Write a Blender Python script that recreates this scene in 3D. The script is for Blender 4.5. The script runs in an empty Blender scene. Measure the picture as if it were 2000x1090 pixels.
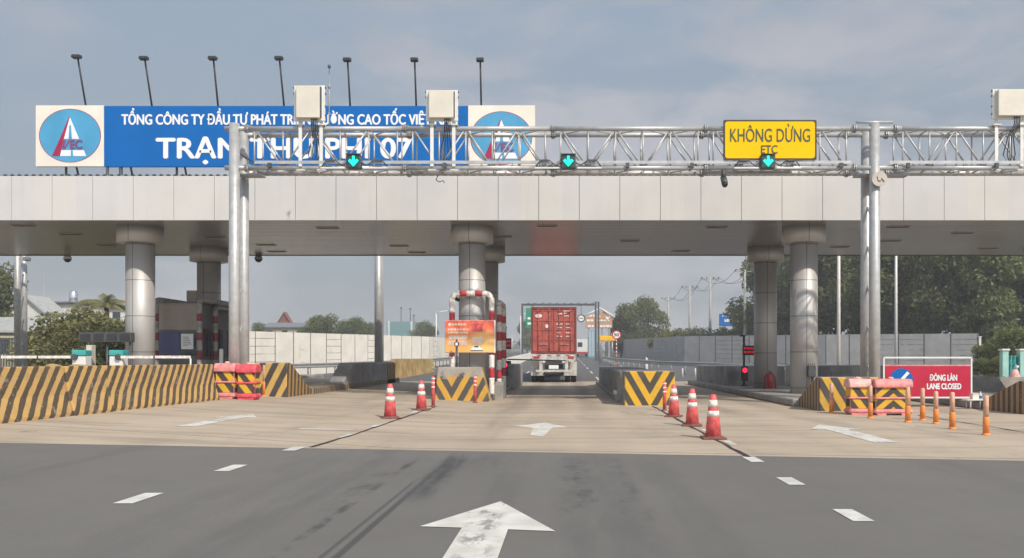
import bpy, math, random
import numpy as np
from mathutils import Vector, Matrix, Euler

# ------------------------------------------------------------------ camera, world, sun
SC = bpy.context.scene
COL = SC.collection
R = math.radians
SUN_EL, SUN_AZ = 43.0, 35.0          # elevation; degrees to the right of straight behind the camera
cam = bpy.data.cameras.new('camera')
cam.sensor_width = 36.0
cam.lens = 28.8
cam.shift_x, cam.shift_y = -0.0525, 0.0775
cam.clip_start, cam.clip_end = 0.05, 6000
co = bpy.data.objects.new('camera', cam)
co.location = (0, 0, 1.3)
co.rotation_euler = (R(90), 0, 0)
COL.objects.link(co)
SC.camera = co
SC.view_settings.view_transform = 'Standard'
SC.view_settings.look = 'None'
SC.view_settings.exposure = 0.36
SC.view_settings.gamma = 1.0
SC.cycles.max_bounces = 7
SC.cycles.volume_bounces = 0
SC.cycles.use_denoising = True

to_sun = Vector((math.sin(R(SUN_AZ)) * math.cos(R(SUN_EL)), -math.cos(R(SUN_AZ)) * math.cos(R(SUN_EL)), math.sin(R(SUN_EL))))
sl = bpy.data.lights.new('sun', 'SUN')
sl.energy = 2.9
sl.angle = R(0.9)
sl.color = (1.0, 0.915, 0.80)
so = bpy.data.objects.new('sun', sl)
so.rotation_euler = to_sun.to_track_quat('Z', 'Y').to_euler()
so.location = (10, -20, 30)
COL.objects.link(so)


class G:
    """tiny node helper"""
    def __init__(self, tree):
        self.t = tree
        self.l = tree.links

    def n(self, kind, **kw):
        nd = self.t.nodes.new(kind)
        for k, v in kw.items():
            setattr(nd, k, v)
        return nd

    def put(self, sock, v):
        if hasattr(v, 'is_output'):
            self.l.new(v, sock)
        elif isinstance(v, (tuple, list)):
            sock.default_value = tuple(v) + ((1.0,) if len(v) == 3 and len(sock.default_value) == 4 else ())
        else:
            sock.default_value = v

    def m(self, op, a, b=0.0, c=0.0):
        nd = self.n('ShaderNodeMath', operation=op)
        self.put(nd.inputs[0], a)
        self.put(nd.inputs[1], b)
        self.put(nd.inputs[2], c)
        return nd.outputs[0]

    def mix(self, f, a, b, mode='MIX'):
        nd = self.n('ShaderNodeMix', data_type='RGBA', blend_type=mode)
        self.put(nd.inputs[0], f)
        self.put(nd.inputs[6], a)
        self.put(nd.inputs[7], b)
        return nd.outputs[2]

    def ramp(self, f, lo, hi, a=0.0, b=1.0):
        nd = self.n('ShaderNodeMapRange', interpolation_type='SMOOTHSTEP')
        self.put(nd.inputs[0], f)
        for i, v in enumerate((lo, hi, a, b)):
            nd.inputs[i + 1].default_value = v
        return nd.outputs[0]

    def obj(self):
        return self.n('ShaderNodeTexCoord').outputs['Object']

    def xyz(self, v):
        s = self.n('ShaderNodeSeparateXYZ')
        self.l.new(v, s.inputs[0])
        return s.outputs

    def noise(self, v, scale, detail=3.0, rough=0.55, stretch=None, dist=0.0):
        if stretch:
            mp = self.n('ShaderNodeMapping')
            mp.inputs['Scale'].default_value = stretch
            self.l.new(v, mp.inputs[0])
            v = mp.outputs[0]
        nd = self.n('ShaderNodeTexNoise')
        self.l.new(v, nd.inputs['Vector'])
        nd.inputs['Scale'].default_value = scale
        nd.inputs['Detail'].default_value = detail
        nd.inputs['Roughness'].default_value = rough
        nd.inputs['Distortion'].default_value = dist
        return nd.outputs[0]


W = bpy.data.worlds.new('World')
SC.world = W
W.use_nodes = True
g = G(W.node_tree)
bg = W.node_tree.nodes['Background']
sky = g.n('ShaderNodeTexSky', sky_type='NISHITA')
sky.sun_disc = False
sky.sun_elevation = R(SUN_EL)
sky.sun_rotation = R(180 - SUN_AZ)
sky.air_density, sky.dust_density, sky.ozone_density = 1.0, 3.0, 1.0
dirv = g.n('ShaderNodeTexCoord').outputs['Generated']
dx, dy, dz = g.xyz(dirv)
hz = g.m('MAXIMUM', dz, 0.02)
cn1 = g.noise(dirv, 4.2, 8.0, 0.58, (1.0, 1.0, 2.6), 0.35)
cn2 = g.noise(dirv, 1.3, 4.0, 0.5, (1.0, 1.0, 2.2), 0.2)
cl = g.m('ADD', g.m('MULTIPLY', cn1, 0.6), g.m('MULTIPLY', cn2, 0.4))
clear = g.mix(g.ramp(dz, 0.0, 0.55), (2.55, 2.85, 3.05), (2.75, 3.45, 4.35))
cloud = g.mix(g.ramp(cn2, 0.42, 0.66), (3.15, 3.4, 3.8), (4.25, 4.2, 4.42))
tone = g.mix(g.ramp(cl, 0.46, 0.60, 0.0, 0.95), clear, cloud)
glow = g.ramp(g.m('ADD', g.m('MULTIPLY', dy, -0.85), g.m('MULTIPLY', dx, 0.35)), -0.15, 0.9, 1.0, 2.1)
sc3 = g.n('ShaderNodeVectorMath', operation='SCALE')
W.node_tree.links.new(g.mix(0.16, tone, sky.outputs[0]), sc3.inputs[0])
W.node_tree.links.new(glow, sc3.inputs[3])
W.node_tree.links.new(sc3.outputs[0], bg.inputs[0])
bg.inputs[1].default_value = 0.1


# ------------------------------------------------------------------ helpers: naming, tagging, meshes
def tag(o, label=None, cat=None, group=None, kind=None):
    if label: o['label'] = label
    if cat: o['category'] = cat
    if group: o['group'] = group
    if kind: o['kind'] = kind
    return o


def thing(name, label, cat, loc=(0, 0, 0), group=None, rz=0.0):
    o = bpy.data.objects.new(name, None)
    o.empty_display_size = 0.2
    o.location = loc
    o.rotation_euler = (0, 0, rz)
    COL.objects.link(o)
    return tag(o, label, cat, group)


def kids(o):
    return [c for c in bpy.data.objects if c.parent is o]


def dup(o, loc=None, label=None, parent=None, rz=None):
    c = o.copy()
    COL.objects.link(c)
    c.parent = parent
    if loc is not None: c.location = loc
    if rz is not None: c.rotation_euler = (0, 0, rz)
    if label: c['label'] = label
    for k in kids(o):
        dup(k, parent=c)
    return c


def wloc(o):
    v = Vector((0, 0, 0))
    while o is not None:
        v += Vector(o.location)
        o = o.parent
    return v


def P(px, py, s):
    """point seen at photo pixel (px, py) where one metre measures s pixels"""
    return Vector(((px - 1105.0) / s, 1600.0 / s, 1.3 + (700.0 - py) / s))


def GX(px, py):
    """point of the level ground seen at photo pixel"""
    s = (py - 700.0) / 1.3
    return ((px - 1105.0) / s, 1600.0 / s)


class MB:
    def __init__(self):
        self.v, self.f, self.mi, self.sm = [], [], [], []

    def add(self, verts, faces, mi=0, smooth=False):
        b = len(self.v)
        self.v += [tuple(p) for p in verts]
        for f in faces:
            self.f.append(tuple(b + i for i in f))
            self.mi.append(mi)
            self.sm.append(smooth)
        return self

    def box(self, x0, x1, y0, y1, z0, z1, mi=0, bev=0.0):
        if bev <= 0:
            v = [(x, y, z) for z in (z0, z1) for y in (y0, y1) for x in (x0, x1)]
            return self.add(v, [(0, 2, 3, 1), (4, 5, 7, 6), (0, 1, 5, 4), (2, 6, 7, 3), (0, 4, 6, 2), (1, 3, 7, 5)], mi)
        b = min(bev, (x1 - x0) * .45, (y1 - y0) * .45, (z1 - z0) * .45)
        def ring(z, d):
            a = b + d - b
            return [(x0 + d, y0 + b, z), (x0 + b, y0 + d, z), (x1 - b, y0 + d, z), (x1 - d, y0 + b, z),
                    (x1 - d, y1 - b, z), (x1 - b, y1 - d, z), (x0 + b, y1 - d, z), (x0 + d, y1 - b, z)]
        v = ring(z0, b) + ring(z0 + b, 0) + ring(z1 - b, 0) + ring(z1, b)
        # top and bottom rings pulled in by b, corners collapse gently
        f = []
        for k in range(3):
            for i in range(8):
                j = (i + 1) % 8
                f.append((k * 8 + i, k * 8 + j, k * 8 + 8 + j, k * 8 + 8 + i))
        f.append(tuple(range(7, -1, -1)))
        f.append(tuple(range(24, 32)))
        return self.add(v, f, mi)

    def tube(self, p, q, r, r2=None, n=8, mi=0, caps=True):
        return self.path([p, q], [r, r if r2 is None else r2], n, mi, caps)

    def path(self, pts, rad, n=8, mi=0, caps=True, mis=None):
        pts = [Vector(p) for p in pts]
        if not isinstance(rad, (list, tuple)): rad = [rad] * len(pts)
        rings = []
        for i, p in enumerate(pts):
            if i == 0: t = pts[1] - p
            elif i == len(pts) - 1: t = p - pts[i - 1]
            else: t = (p - pts[i - 1]).normalized() + (pts[i + 1] - p).normalized()
            t.normalize()
            ref = Vector((0, 0, 1)) if abs(t.z) < 0.9 else Vector((0, 1, 0))
            u = t.cross(ref).normalized()
            w = u.cross(t)
            rings.append([p + (u * math.cos(a) + w * math.sin(a)) * rad[i] for a in [2 * math.pi * k / n for k in range(n)]])
        b = len(self.v)
        for rg in rings: self.v += [tuple(x) for x in rg]
        for i in range(len(rings) - 1):
            for k in range(n):
                k2 = (k + 1) % n
                self.f.append((b + i * n + k, b + i * n + k2, b + (i + 1) * n + k2, b + (i + 1) * n + k))
                self.mi.append(mis[i] if mis else mi)
                self.sm.append(True)
        if caps:
            self.f.append(tuple(b + k for k in reversed(range(n)))); self.mi.append(mis[0] if mis else mi); self.sm.append(False)
            e = b + (len(rings) - 1) * n
            self.f.append(tuple(e + k for k in range(n))); self.mi.append(mis[-1] if mis else mi); self.sm.append(False)
        return self

    def lathe(self, prof, c=(0, 0, 0), n=20, mi=0, mis=None):
        b = len(self.v)
        for r, z in prof:
            for k in range(n):
                a = 2 * math.pi * k / n
                self.v.append((c[0] + r * math.cos(a), c[1] + r * math.sin(a), c[2] + z))
        for i in range(len(prof) - 1):
            for k in range(n):
                k2 = (k + 1) % n
                self.f.append((b + i * n + k, b + i * n + k2, b + (i + 1) * n + k2, b + (i + 1) * n + k))
                self.mi.append(mis[i] if mis else mi)
                self.sm.append(True)
        e = b + (len(prof) - 1) * n
        self.f.append(tuple(e + k for k in range(n))); self.mi.append(mis[-1] if mis else mi); self.sm.append(False)
        self.f.append(tuple(b + k for k in reversed(range(n)))); self.mi.append(mis[0] if mis else mi); self.sm.append(False)
        return self

    def prism(self, poly, a0, a1, axis='y', mi=0, side_mi=None):
        """poly: 2-D outline; extruded along axis from a0 to a1"""
        def mk(u, w, a):
            return {'y': (u, a, w), 'x': (a, u, w), 'z': (u, w, a)}[axis]
        n = len(poly)
        v = [mk(u, w, a0) for u, w in poly] + [mk(u, w, a1) for u, w in poly]
        area = sum(poly[i][0] * poly[(i + 1) % n][1] - poly[(i + 1) % n][0] * poly[i][1] for i in range(n))
        flip = (area > 0) != (axis == 'y')
        f0, f1 = tuple(range(n)), tuple(range(n, 2 * n))
        self.add(v, [], mi)
        b = len(self.v) - 2 * n
        caps = [tuple(reversed(f0)), f1] if flip else [f0, tuple(reversed(f1))]
        for f in caps:
            self.f.append(tuple(b + i for i in f)); self.mi.append(mi); self.sm.append(False)
        for i in range(n):
            j = (i + 1) % n
            q = (i, j, n + j, n + i) if flip else (j, i, n + i, n + j)
            self.f.append(tuple(b + k for k in q)); self.mi.append(mi if side_mi is None else side_mi); self.sm.append(False)
        return self

    def build(self, name, mats, parent=None, world=False, origin=None):
        if not isinstance(mats, (list, tuple)): mats = [mats]
        me = bpy.data.meshes.new(name)
        off = Vector((0, 0, 0))
        if origin is not None: off = Vector(origin)
        elif parent is not None and world: off = wloc(parent)
        v = self.v if off.length == 0 else [(a - off.x, b - off.y, c - off.z) for a, b, c in self.v]
        me.from_pydata(v, [], self.f)
        for m in mats: me.materials.append(m)
        me.polygons.foreach_set('material_index', self.mi)
        me.polygons.foreach_set('use_smooth', self.sm)
        me.update()
        o = bpy.data.objects.new(name, me)
        if origin is not None: o.location = origin
        COL.objects.link(o)
        if parent is not None: o.parent = parent
        return o


def text_mb(body, x0, x1, z0, z1, y, bold=0.0, mi=0, mb=None, depth=0.004):
    """lettering standing upright, facing the camera side (-Y), fitted to a box"""
    cu = bpy.data.curves.new('lettering', 'FONT')
    cu.body = body
    cu.resolution_u = 4
    o = bpy.data.objects.new('lettering', cu)
    COL.objects.link(o)
    dg = bpy.context.evaluated_depsgraph_get()
    me = bpy.data.meshes.new_from_object(o.evaluated_get(dg))
    pts = [v.co.copy() for v in me.vertices]
    faces = [tuple(p.vertices) for p in me.polygons]
    bpy.data.objects.remove(o)
    bpy.data.curves.remove(cu)
    bpy.data.meshes.remove(me)
    # islands get their own tiny depth so overlapping strokes never share a plane
    par = list(range(len(pts)))
    def find(a):
        while par[a] != a:
            par[a] = par[par[a]]
            a = par[a]
        return a
    for f in faces:
        for k in f[1:]: par[find(k)] = find(f[0])
    ids = {}
    for k in range(len(pts)): ids.setdefault(find(k), len(ids))
    xs = [p.x for p in pts]; ys = [p.y for p in pts]
    sx = (x1 - x0) / (max(xs) - min(xs)); sz = (z1 - z0) / (max(ys) - min(ys))
    mx, mz = min(xs), min(ys)
    mb = mb or MB()
    offs = [(0, 0)] if bold <= 0 else [(-bold, 0), (bold, 0), (0, bold * .7), (0, -bold * .7)]
    for c, (ox, oz) in enumerate(offs):
        vv = [(x0 + (p.x - mx) * sx + ox, y - depth - 0.0005 * (ids[find(k)] % 4) - 0.002 * c, z0 + (p.y - mz) * sz + oz) for k, p in enumerate(pts)]
        mb.add(vv, faces, mi)
    return mb


# ------------------------------------------------------------------ materials
def mat(name, col, rough=0.6, metal=0.0, var=0.12, scale=4.0, bump=0.0, bscale=40.0, spec=0.5, fine=0.0):
    m = bpy.data.materials.new(name)
    m.use_nodes = True
    g = G(m.node_tree)
    b = m.node_tree.nodes['Principled BSDF']
    o = g.obj()
    nz = g.noise(o, scale, 5.0, 0.6)
    f = g.ramp(nz, 0.3, 0.7, 1.0 - var, 1.0 + var)
    if fine:
        f = g.m('MULTIPLY', f, g.ramp(g.noise(o, bscale * 1.7, 2.0), 0.3, 0.7, 1.0 - fine, 1.0 + fine))
    c = g.n('ShaderNodeMix', data_type='RGBA', blend_type='MULTIPLY')
    c.inputs[0].default_value = 1.0
    c.inputs[6].default_value = tuple(col) + (1,)
    cb = g.n('ShaderNodeCombineColor')
    for i in range(3): g.l.new(f, cb.inputs[i])
    g.l.new(cb.outputs[0], c.inputs[7])
    g.l.new(c.outputs[2], b.inputs['Base Color'])
    b.inputs['Metallic'].default_value = metal
    g.l.new(g.ramp(nz, 0.2, 0.8, rough * .85, min(1, rough * 1.15)), b.inputs['Roughness'])
    b.inputs['Specular IOR Level'].default_value = spec
    if bump:
        bp = g.n('ShaderNodeBump')
        bp.inputs['Strength'].default_value = bump
        bp.inputs['Distance'].default_value = 0.02
        g.l.new(g.noise(o, bscale, 4.0, 0.65), bp.inputs['Height'])
        g.l.new(bp.outputs[0], b.inputs['Normal'])
    return m


def stripe_mat(name, c1, c2, coef, period, wear=0.2, absx=None, duty=0.5, wob=0.05, base=(.36, .33, .29), off=0.0, rough=0.75, wear_top=None):
    """painted stripes: t = (a*x + b*y + c*z)/period in the object's own coordinates; flaking shows base"""
    m = bpy.data.materials.new(name)
    m.use_nodes = True
    g = G(m.node_tree)
    b = m.node_tree.nodes['Principled BSDF']
    o = g.obj()
    x, y, z = g.xyz(o)
    if absx is not None:
        x = g.m('ABSOLUTE', g.m('SUBTRACT', x, absx))
    t = g.m('ADD', g.m('MULTIPLY', x, coef[0]), g.m('ADD', g.m('MULTIPLY', y, coef[1]), g.m('MULTIPLY', z, coef[2])))
    n1 = g.noise(o, 5.0, 5.0, 0.65)
    t = g.m('ADD', g.m('DIVIDE', t, period), g.m('ADD', off + 10, g.m('MULTIPLY', g.m('SUBTRACT', n1, 0.5), wob * 2)))
    fr = g.m('FRACT', t)
    edge = g.m('ABSOLUTE', g.m('SUBTRACT', fr, 0.5))
    s = g.ramp(edge, duty / 2 - 0.03, duty / 2 + 0.03)
    c = g.mix(s, c1, c2)
    n2 = g.noise(o, 1.7, 4.0, 0.6)
    n3 = g.noise(o, 11.0, 6.0, 0.7)
    w = g.m('ADD', g.m('MULTIPLY', n3, 0.65), g.m('MULTIPLY', n2, 0.35))
    if wear_top is not None:
        w = g.m('ADD', w, g.ramp(z, wear_top[0], wear_top[1], 0.0, wear_top[2]))
    c = g.mix(g.ramp(w, 0.66 - wear * .35, 0.74 - wear * .3), c, base)
    c = g.mix(g.ramp(g.noise(o, 2.6, 5.0, .65), 0.42, 0.8, 0.0, 0.45), c, (.16, .13, .10))
    g.l.new(c, b.inputs['Base Color'])
    b.inputs['Roughness'].default_value = rough
    bp = g.n('ShaderNodeBump')
    bp.inputs['Strength'].default_value = 0.35
    bp.inputs['Distance'].default_value = 0.012
    g.l.new(n3, bp.inputs['Height'])
    g.l.new(bp.outputs[0], b.inputs['Normal'])
    return m


def emit_mat(name, col, strength):
    m = bpy.data.materials.new(name)
    m.use_nodes = True
    b = m.node_tree.nodes['Principled BSDF']
    b.inputs['Base Color'].default_value = tuple(col) + (1,)
    b.inputs['Emission Color'].default_value = tuple(col) + (1,)
    b.inputs['Emission Strength'].default_value = strength
    return m


def leaf_mat(name, dark, light, trans=0.25):
    m = bpy.data.materials.new(name)
    m.use_nodes = True
    g = G(m.node_tree)
    b = m.node_tree.nodes['Principled BSDF']
    rnd = g.n('ShaderNodeNewGeometry').outputs['Random Per Island']
    nz = g.noise(g.obj(), 0.55, 3.0, 0.6)
    f = g.m('ADD', g.m('MULTIPLY', rnd, 0.55), g.ramp(nz, 0.3, 0.7, 0.0, 0.5))
    g.l.new(g.mix(f, dark, light), b.inputs['Base Color'])
    b.inputs['Roughness'].default_value = 0.6
    b.inputs['Specular IOR Level'].default_value = 0.25
    tr = g.n('ShaderNodeBsdfTranslucent')
    tr.inputs[0].default_value = tuple(c * 1.2 for c in light) + (1,)
    ms = g.n('ShaderNodeMixShader')
    ms.inputs[0].default_value = trans
    g.l.new(b.outputs[0], ms.inputs[1])
    g.l.new(tr.outputs[0], ms.inputs[2])
    g.l.new(ms.outputs[0], m.node_tree.nodes['Material Output'].inputs[0])
    return m


YEL, BLK = (.56, .36, .105), (.055, .047, .042)
M = {}
M['galv'] = mat('galvanised_steel', (.47, .47, .465), .42, .35, .10, 6, .05, 30)
M['galv_dark'] = mat('weathered_galvanised_steel', (.36, .36, .36), .5, .35, .12, 5)
M['white_paint'] = mat('white_painted_metal', (.72, .71, .68), .45, 0, .07, 3)
M['cream'] = mat('cream_plastic', (.66, .62, .53), .5, 0, .05, 3)
M['black'] = mat('black_plastic', (.03, .03, .032), .45, 0, .2, 6)
M['dark_grey'] = mat('dark_grey_metal', (.07, .075, .08), .5, .1, .2, 5)
M['rubber'] = mat('black_rubber', (.025, .025, .025), .85, 0, .2, 8)
M['red_paint'] = mat('red_paint', (.48, .035, .05), .45, 0, .15, 6)
M['red_grimy_shade'] = mat('shaded_grimy_red_paint', (.22, .035, .04), .6, 0, .25, 6)  # red of the booth guards, canopy shade darkened into the colour
M['white_grimy_shade'] = mat('shaded_grimy_white_paint', (.30, .29, .28), .6, 0, .25, 6)  # white of the booth guards, dimmed to carry the canopy shade
M['white_band'] = mat('white_reflective_band', (.74, .70, .65), .45, 0, .24, 12)
M['cone'] = mat('faded_red_orange_plastic', (.66, .105, .105), .55, 0, .30, 9, .05, 25, .5, .15)
M['cone_base'] = mat('dusty_dark_rubber_base', (.20, .075, .06), .8, 0, .2, 9)
M['orange'] = mat('orange_plastic', (.80, .27, .06), .55, 0, .15, 9)
M['orange_fade'] = mat('faded_orange_sleeve', (.62, .36, .25), .6, 0, .2, 9)
M['pink'] = mat('sun_faded_pink_plastic', (.70, .25, .24), .6, 0, .28, 5, .06, 12)
M['pink_pale'] = mat('bleached_pink_plastic', (.76, .42, .38), .6, 0, .28, 5, .06, 12)
M['hot_pink'] = mat('red_pink_plastic', (.66, .085, .11), .6, 0, .28, 5, .06, 12)
M['concrete'] = mat('grey_concrete', (.30, .28, .255), .85, 0, .22, 1.6, .25, 30, .3, .12)
M['concrete_dark'] = mat('stained_concrete', (.28, .265, .255), .85, 0, .28, 1.3, .25, 30, .3, .12)
M['concrete_yellow'] = mat('dusty_yellow_painted_concrete', (.42, .29, .12), .85, 0, .3, 1.5, .2, 30, .3, .12)
M['teal'] = mat('teal_paint', (.05, .36, .36), .5, 0, .15, 3)
M['teal_pale'] = mat('pale_teal_plaster', (.33, .58, .53), .7, 0, .1, 3)
M['sign_red'] = mat('crimson_sign_sheet', (.48, .008, .045), .4, 0, .06, 2)
M['sign_blue'] = mat('blue_sign_sheet', (.002, .125, .42), .6, 0, .05, 1.0, spec=.15)
M['sign_yellow'] = mat('yellow_reflective_sheet', (.90, .53, .0), .65, 0, .03, 2, spec=.1)
M['sign_ink'] = mat('dark_green_lettering', (.05, .085, .03), .5, 0, .3, 4)
M['sign_edge'] = mat('dark_brown_sign_edge', (.05, .025, .015), .5, 0, .2, 4)
M['letter_white'] = mat('white_lettering', (.82, .82, .82), .45, 0, .03, 2)
M['logo_ground'] = mat('cream_sign_sheet', (.80, .74, .64), .5, 0, .06, 1.2)
M['logo_blue'] = mat('mid_blue_sign_sheet', (.07, .33, .56), .45, 0, .10, 1.0)
M['logo_red'] = mat('crimson_logo_sheet', (.36, .01, .06), .45, 0, .08, 2)
M['logo_purple'] = mat('purple_logo_sheet', (.20, .07, .20), .45, 0, .12, 2)
M['roof_pale'] = mat('pale_grey_roof_sheet', (.40, .41, .39), .6, 0, .12, 2)
M['roof_grey'] = mat('corrugated_roof_sheet', (.22, .23, .24), .5, .2, .2, 3)
M['road_white'] = mat('worn_white_road_paint', (.60, .59, .55), .7, 0, .14, 4, .15, 60, .4, .1)
M['bark'] = mat('tree_bark', (.13, .10, .075), .9, 0, .3, 5, .4, 18)
M['glass_dark'] = mat('dark_window_glass', (.03, .034, .045), .12, 0, .2, 2, spec=.6)
M['booth_taupe'] = mat('taupe_metal_sheet', (.33, .28, .24), .5, .1, .1, 2)
M['booth_dark'] = mat('dark_grey_booth_metal', (.13, .13, .125), .5, .2, .15, 2)
M['booth_blue'] = mat('navy_sheet', (.08, .085, .20), .5, 0, .1, 2)
M['cont_red'] = mat('red_container_paint', (.43, .10, .08), .6, .05, .22, 2.2, .1, 20)
M['cont_dark'] = mat('dark_red_container_frame', (.21, .045, .038), .55, .05, .25, 2.5)
M['wall_cream'] = mat('cream_noise_panel', (.80, .755, .67), .7, 0, .07, 1.0)
M['wall_grey'] = mat('grey_noise_panel', (.36, .355, .35), .7, 0, .10, 1.0)
M['house_white'] = mat('white_house_plaster', (.62, .60, .56), .8, 0, .08, 2)
M['house_cream'] = mat('cream_house_plaster', (.45, .40, .30), .8, 0, .1, 2)
M['tile_red'] = mat('red_roof_tile', (.22, .075, .062), .8, 0, .2, 3)  # muted red, distance haze put into the colour
M['led_off'] = mat('dark_display_face', (.08, .012, .018), .35, 0, .1, 3)
M['green_sign'] = mat('green_sign_sheet', (.01, .24, .13), .45, 0, .06, 2)
M['orange_build'] = mat('orange_sign_sheet', (.50, .27, .15), .6, 0, .1, 2)  # orange paled so the colour itself holds distance haze
M['stripe_jersey'] = stripe_mat('yellow_black_slanted_paint', (.57, .355, .12), (.085, .062, .042), (0, 1, -.82), .28, .30, wob=.13, duty=.5)
M['stripe_left_nose'] = stripe_mat('yellow_black_diagonal_paint', YEL, BLK, (1, 0, -.5), .35, .2, wob=.06)
M['stripe_left_side'] = stripe_mat('yellow_black_upright_paint', (.40, .24, .07), (.075, .05, .04), (0, 1, -.1), .30, .25, wob=.08)
M['stripe_right_nose'] = stripe_mat('yellow_black_diagonal_bright_paint', (.62, .36, .04), (.06, .055, .05), (1, 0, .6), .40, .08, wob=.05)
M['stripe_right_side'] = stripe_mat('shaded_yellow_black_upright_paint', (.36, .24, .12), (.10, .065, .05), (0, 1, 0), .24, .25, wob=.08)  # flank turned from the sun: its shade is mixed into these stripes
M['stripe_v_bright'] = stripe_mat('bright_chevron_paint', (.68, .38, .015), (.058, .052, .046), (-1.73, 0, 1), .66, .03, absx=0.02, wob=.035, off=.30)
M['stripe_v_worn'] = stripe_mat('worn_chevron_paint', (.60, .33, .04), (.075, .07, .066), (-1.8, 0, 1), .70, .16, absx=-.38, wob=.07, off=.62, wear_top=(.50, 1.0, .27))
M['stripe_panel'] = stripe_mat('yellow_black_reflective_sheet', (.68, .40, .02), (.055, .045, .04), (1, 0, .75), .36, .02, wob=.02)
M['stripe_chevron'] = stripe_mat('yellow_black_chevron_sheet', (.66, .38, .02), (.055, .045, .04), (.85, 0, 1), .31, .02, absx=0.0, wob=.02, off=.12)
M['stripe_low'] = stripe_mat('dusty_striped_kerb_paint', (.30, .22, .12), (.10, .075, .06), (0, 1, 0), .22, .3, wob=.08)


def asphalt_mat():
    m = bpy.data.materials.new('worn_asphalt')
    m.use_nodes = True
    g = G(m.node_tree)
    b = m.node_tree.nodes['Principled BSDF']
    o = g.obj()
    x, y, z = g.xyz(o)
    big = g.noise(o, 0.35, 5, .6)
    mid = g.noise(o, 2.2, 6, .65, (1.0, .35, 1.0))
    grain = g.noise(o, 90, 3, .7)
    speck = g.noise(o, 240, 1, .5)
    base = g.mix(g.ramp(big, .3, .7), (.152, .143, .128), (.177, .167, .150))
    base = g.mix(g.ramp(mid, .35, .75, 0, .35), base, (.155, .152, .150))
    base = g.mix(g.ramp(grain, .35, .65, .0, .45), base, (.115, .112, .11))
    base = g.mix(g.ramp(speck, .62, .75, .0, .35), base, (.33, .32, .30))
    streak = g.noise(o, 1.0, 5, .65, (3.0, .5, 1.0))
    blot = g.noise(o, 1.6, 5, .7, (2.2, 1.1, 1.0))
    mask = None
    # tyre marks and stains: (x centre, half width, y from, y to, strength, break-up)
    for xc, hw, y0, y1, st, br in ((-1.50, .035, 2, 10.9, .70, 0), (-1.60, .022, 2, 9.0, .55, 0), (-1.40, .17, 7.4, 11.4, .85, 1),
                                   (-1.92, .05, 3, 11.0, .75, 2), (-2.05, .12, 6.8, 9.6, .55, 2), (-2.45, .22, 3, 12, .22, 1),
                                   (.12, .20, 6.6, 11.2, .62, 2), (.58, .16, 6.2, 11.0, .50, 2), (.35, .45, 4, 11.3, .22, 1),
                                   (-1.1, .5, 9.2, 11.4, .28, 1), (-.62, .18, 3, 11.4, .16, 1), (-7.2, .25, 9, 12, .16, 1), (-5.6, .25, 7, 12, .16, 1),
                                   (4.6, .3, 6, 11, .12, 1), (1.05, .25, 3, 11, .15, 1), (-3.1, .3, 3, 11, .12, 1)):
        d = g.m('ABSOLUTE', g.m('SUBTRACT', g.m('ADD', x, g.m('MULTIPLY', g.m('SUBTRACT', streak, .5), hw * .8)), xc))
        k = g.m('MULTIPLY', g.ramp(d, hw * .45, hw * 1.25, 1, 0), g.m('MULTIPLY', g.ramp(y, y0 - .3, y0 + .9), g.ramp(y, y1 - .8, y1 + .2, 1, 0)))
        if br == 1: k = g.m('MULTIPLY', k, g.ramp(streak, .30, .62))
        if br == 2: k = g.m('MULTIPLY', k, g.ramp(blot, .42, .68))
        k = g.m('MULTIPLY', k, st)
        mask = k if mask is None else g.m('MAXIMUM', mask, k)
    c = g.mix(g.m('MULTIPLY', mask, 1.0), base, (.048, .049, .055))
    g.l.new(c, b.inputs['Base Color'])
    g.l.new(g.ramp(mid, .3, .7, .78, .92), b.inputs['Roughness'])
    b.inputs['Specular IOR Level'].default_value = .35
    bp = g.n('ShaderNodeBump')
    bp.inputs['Strength'].default_value = .4
    bp.inputs['Distance'].default_value = .006
    g.l.new(grain, bp.inputs['Height'])
    g.l.new(bp.outputs[0], b.inputs['Normal'])
    return m


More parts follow.
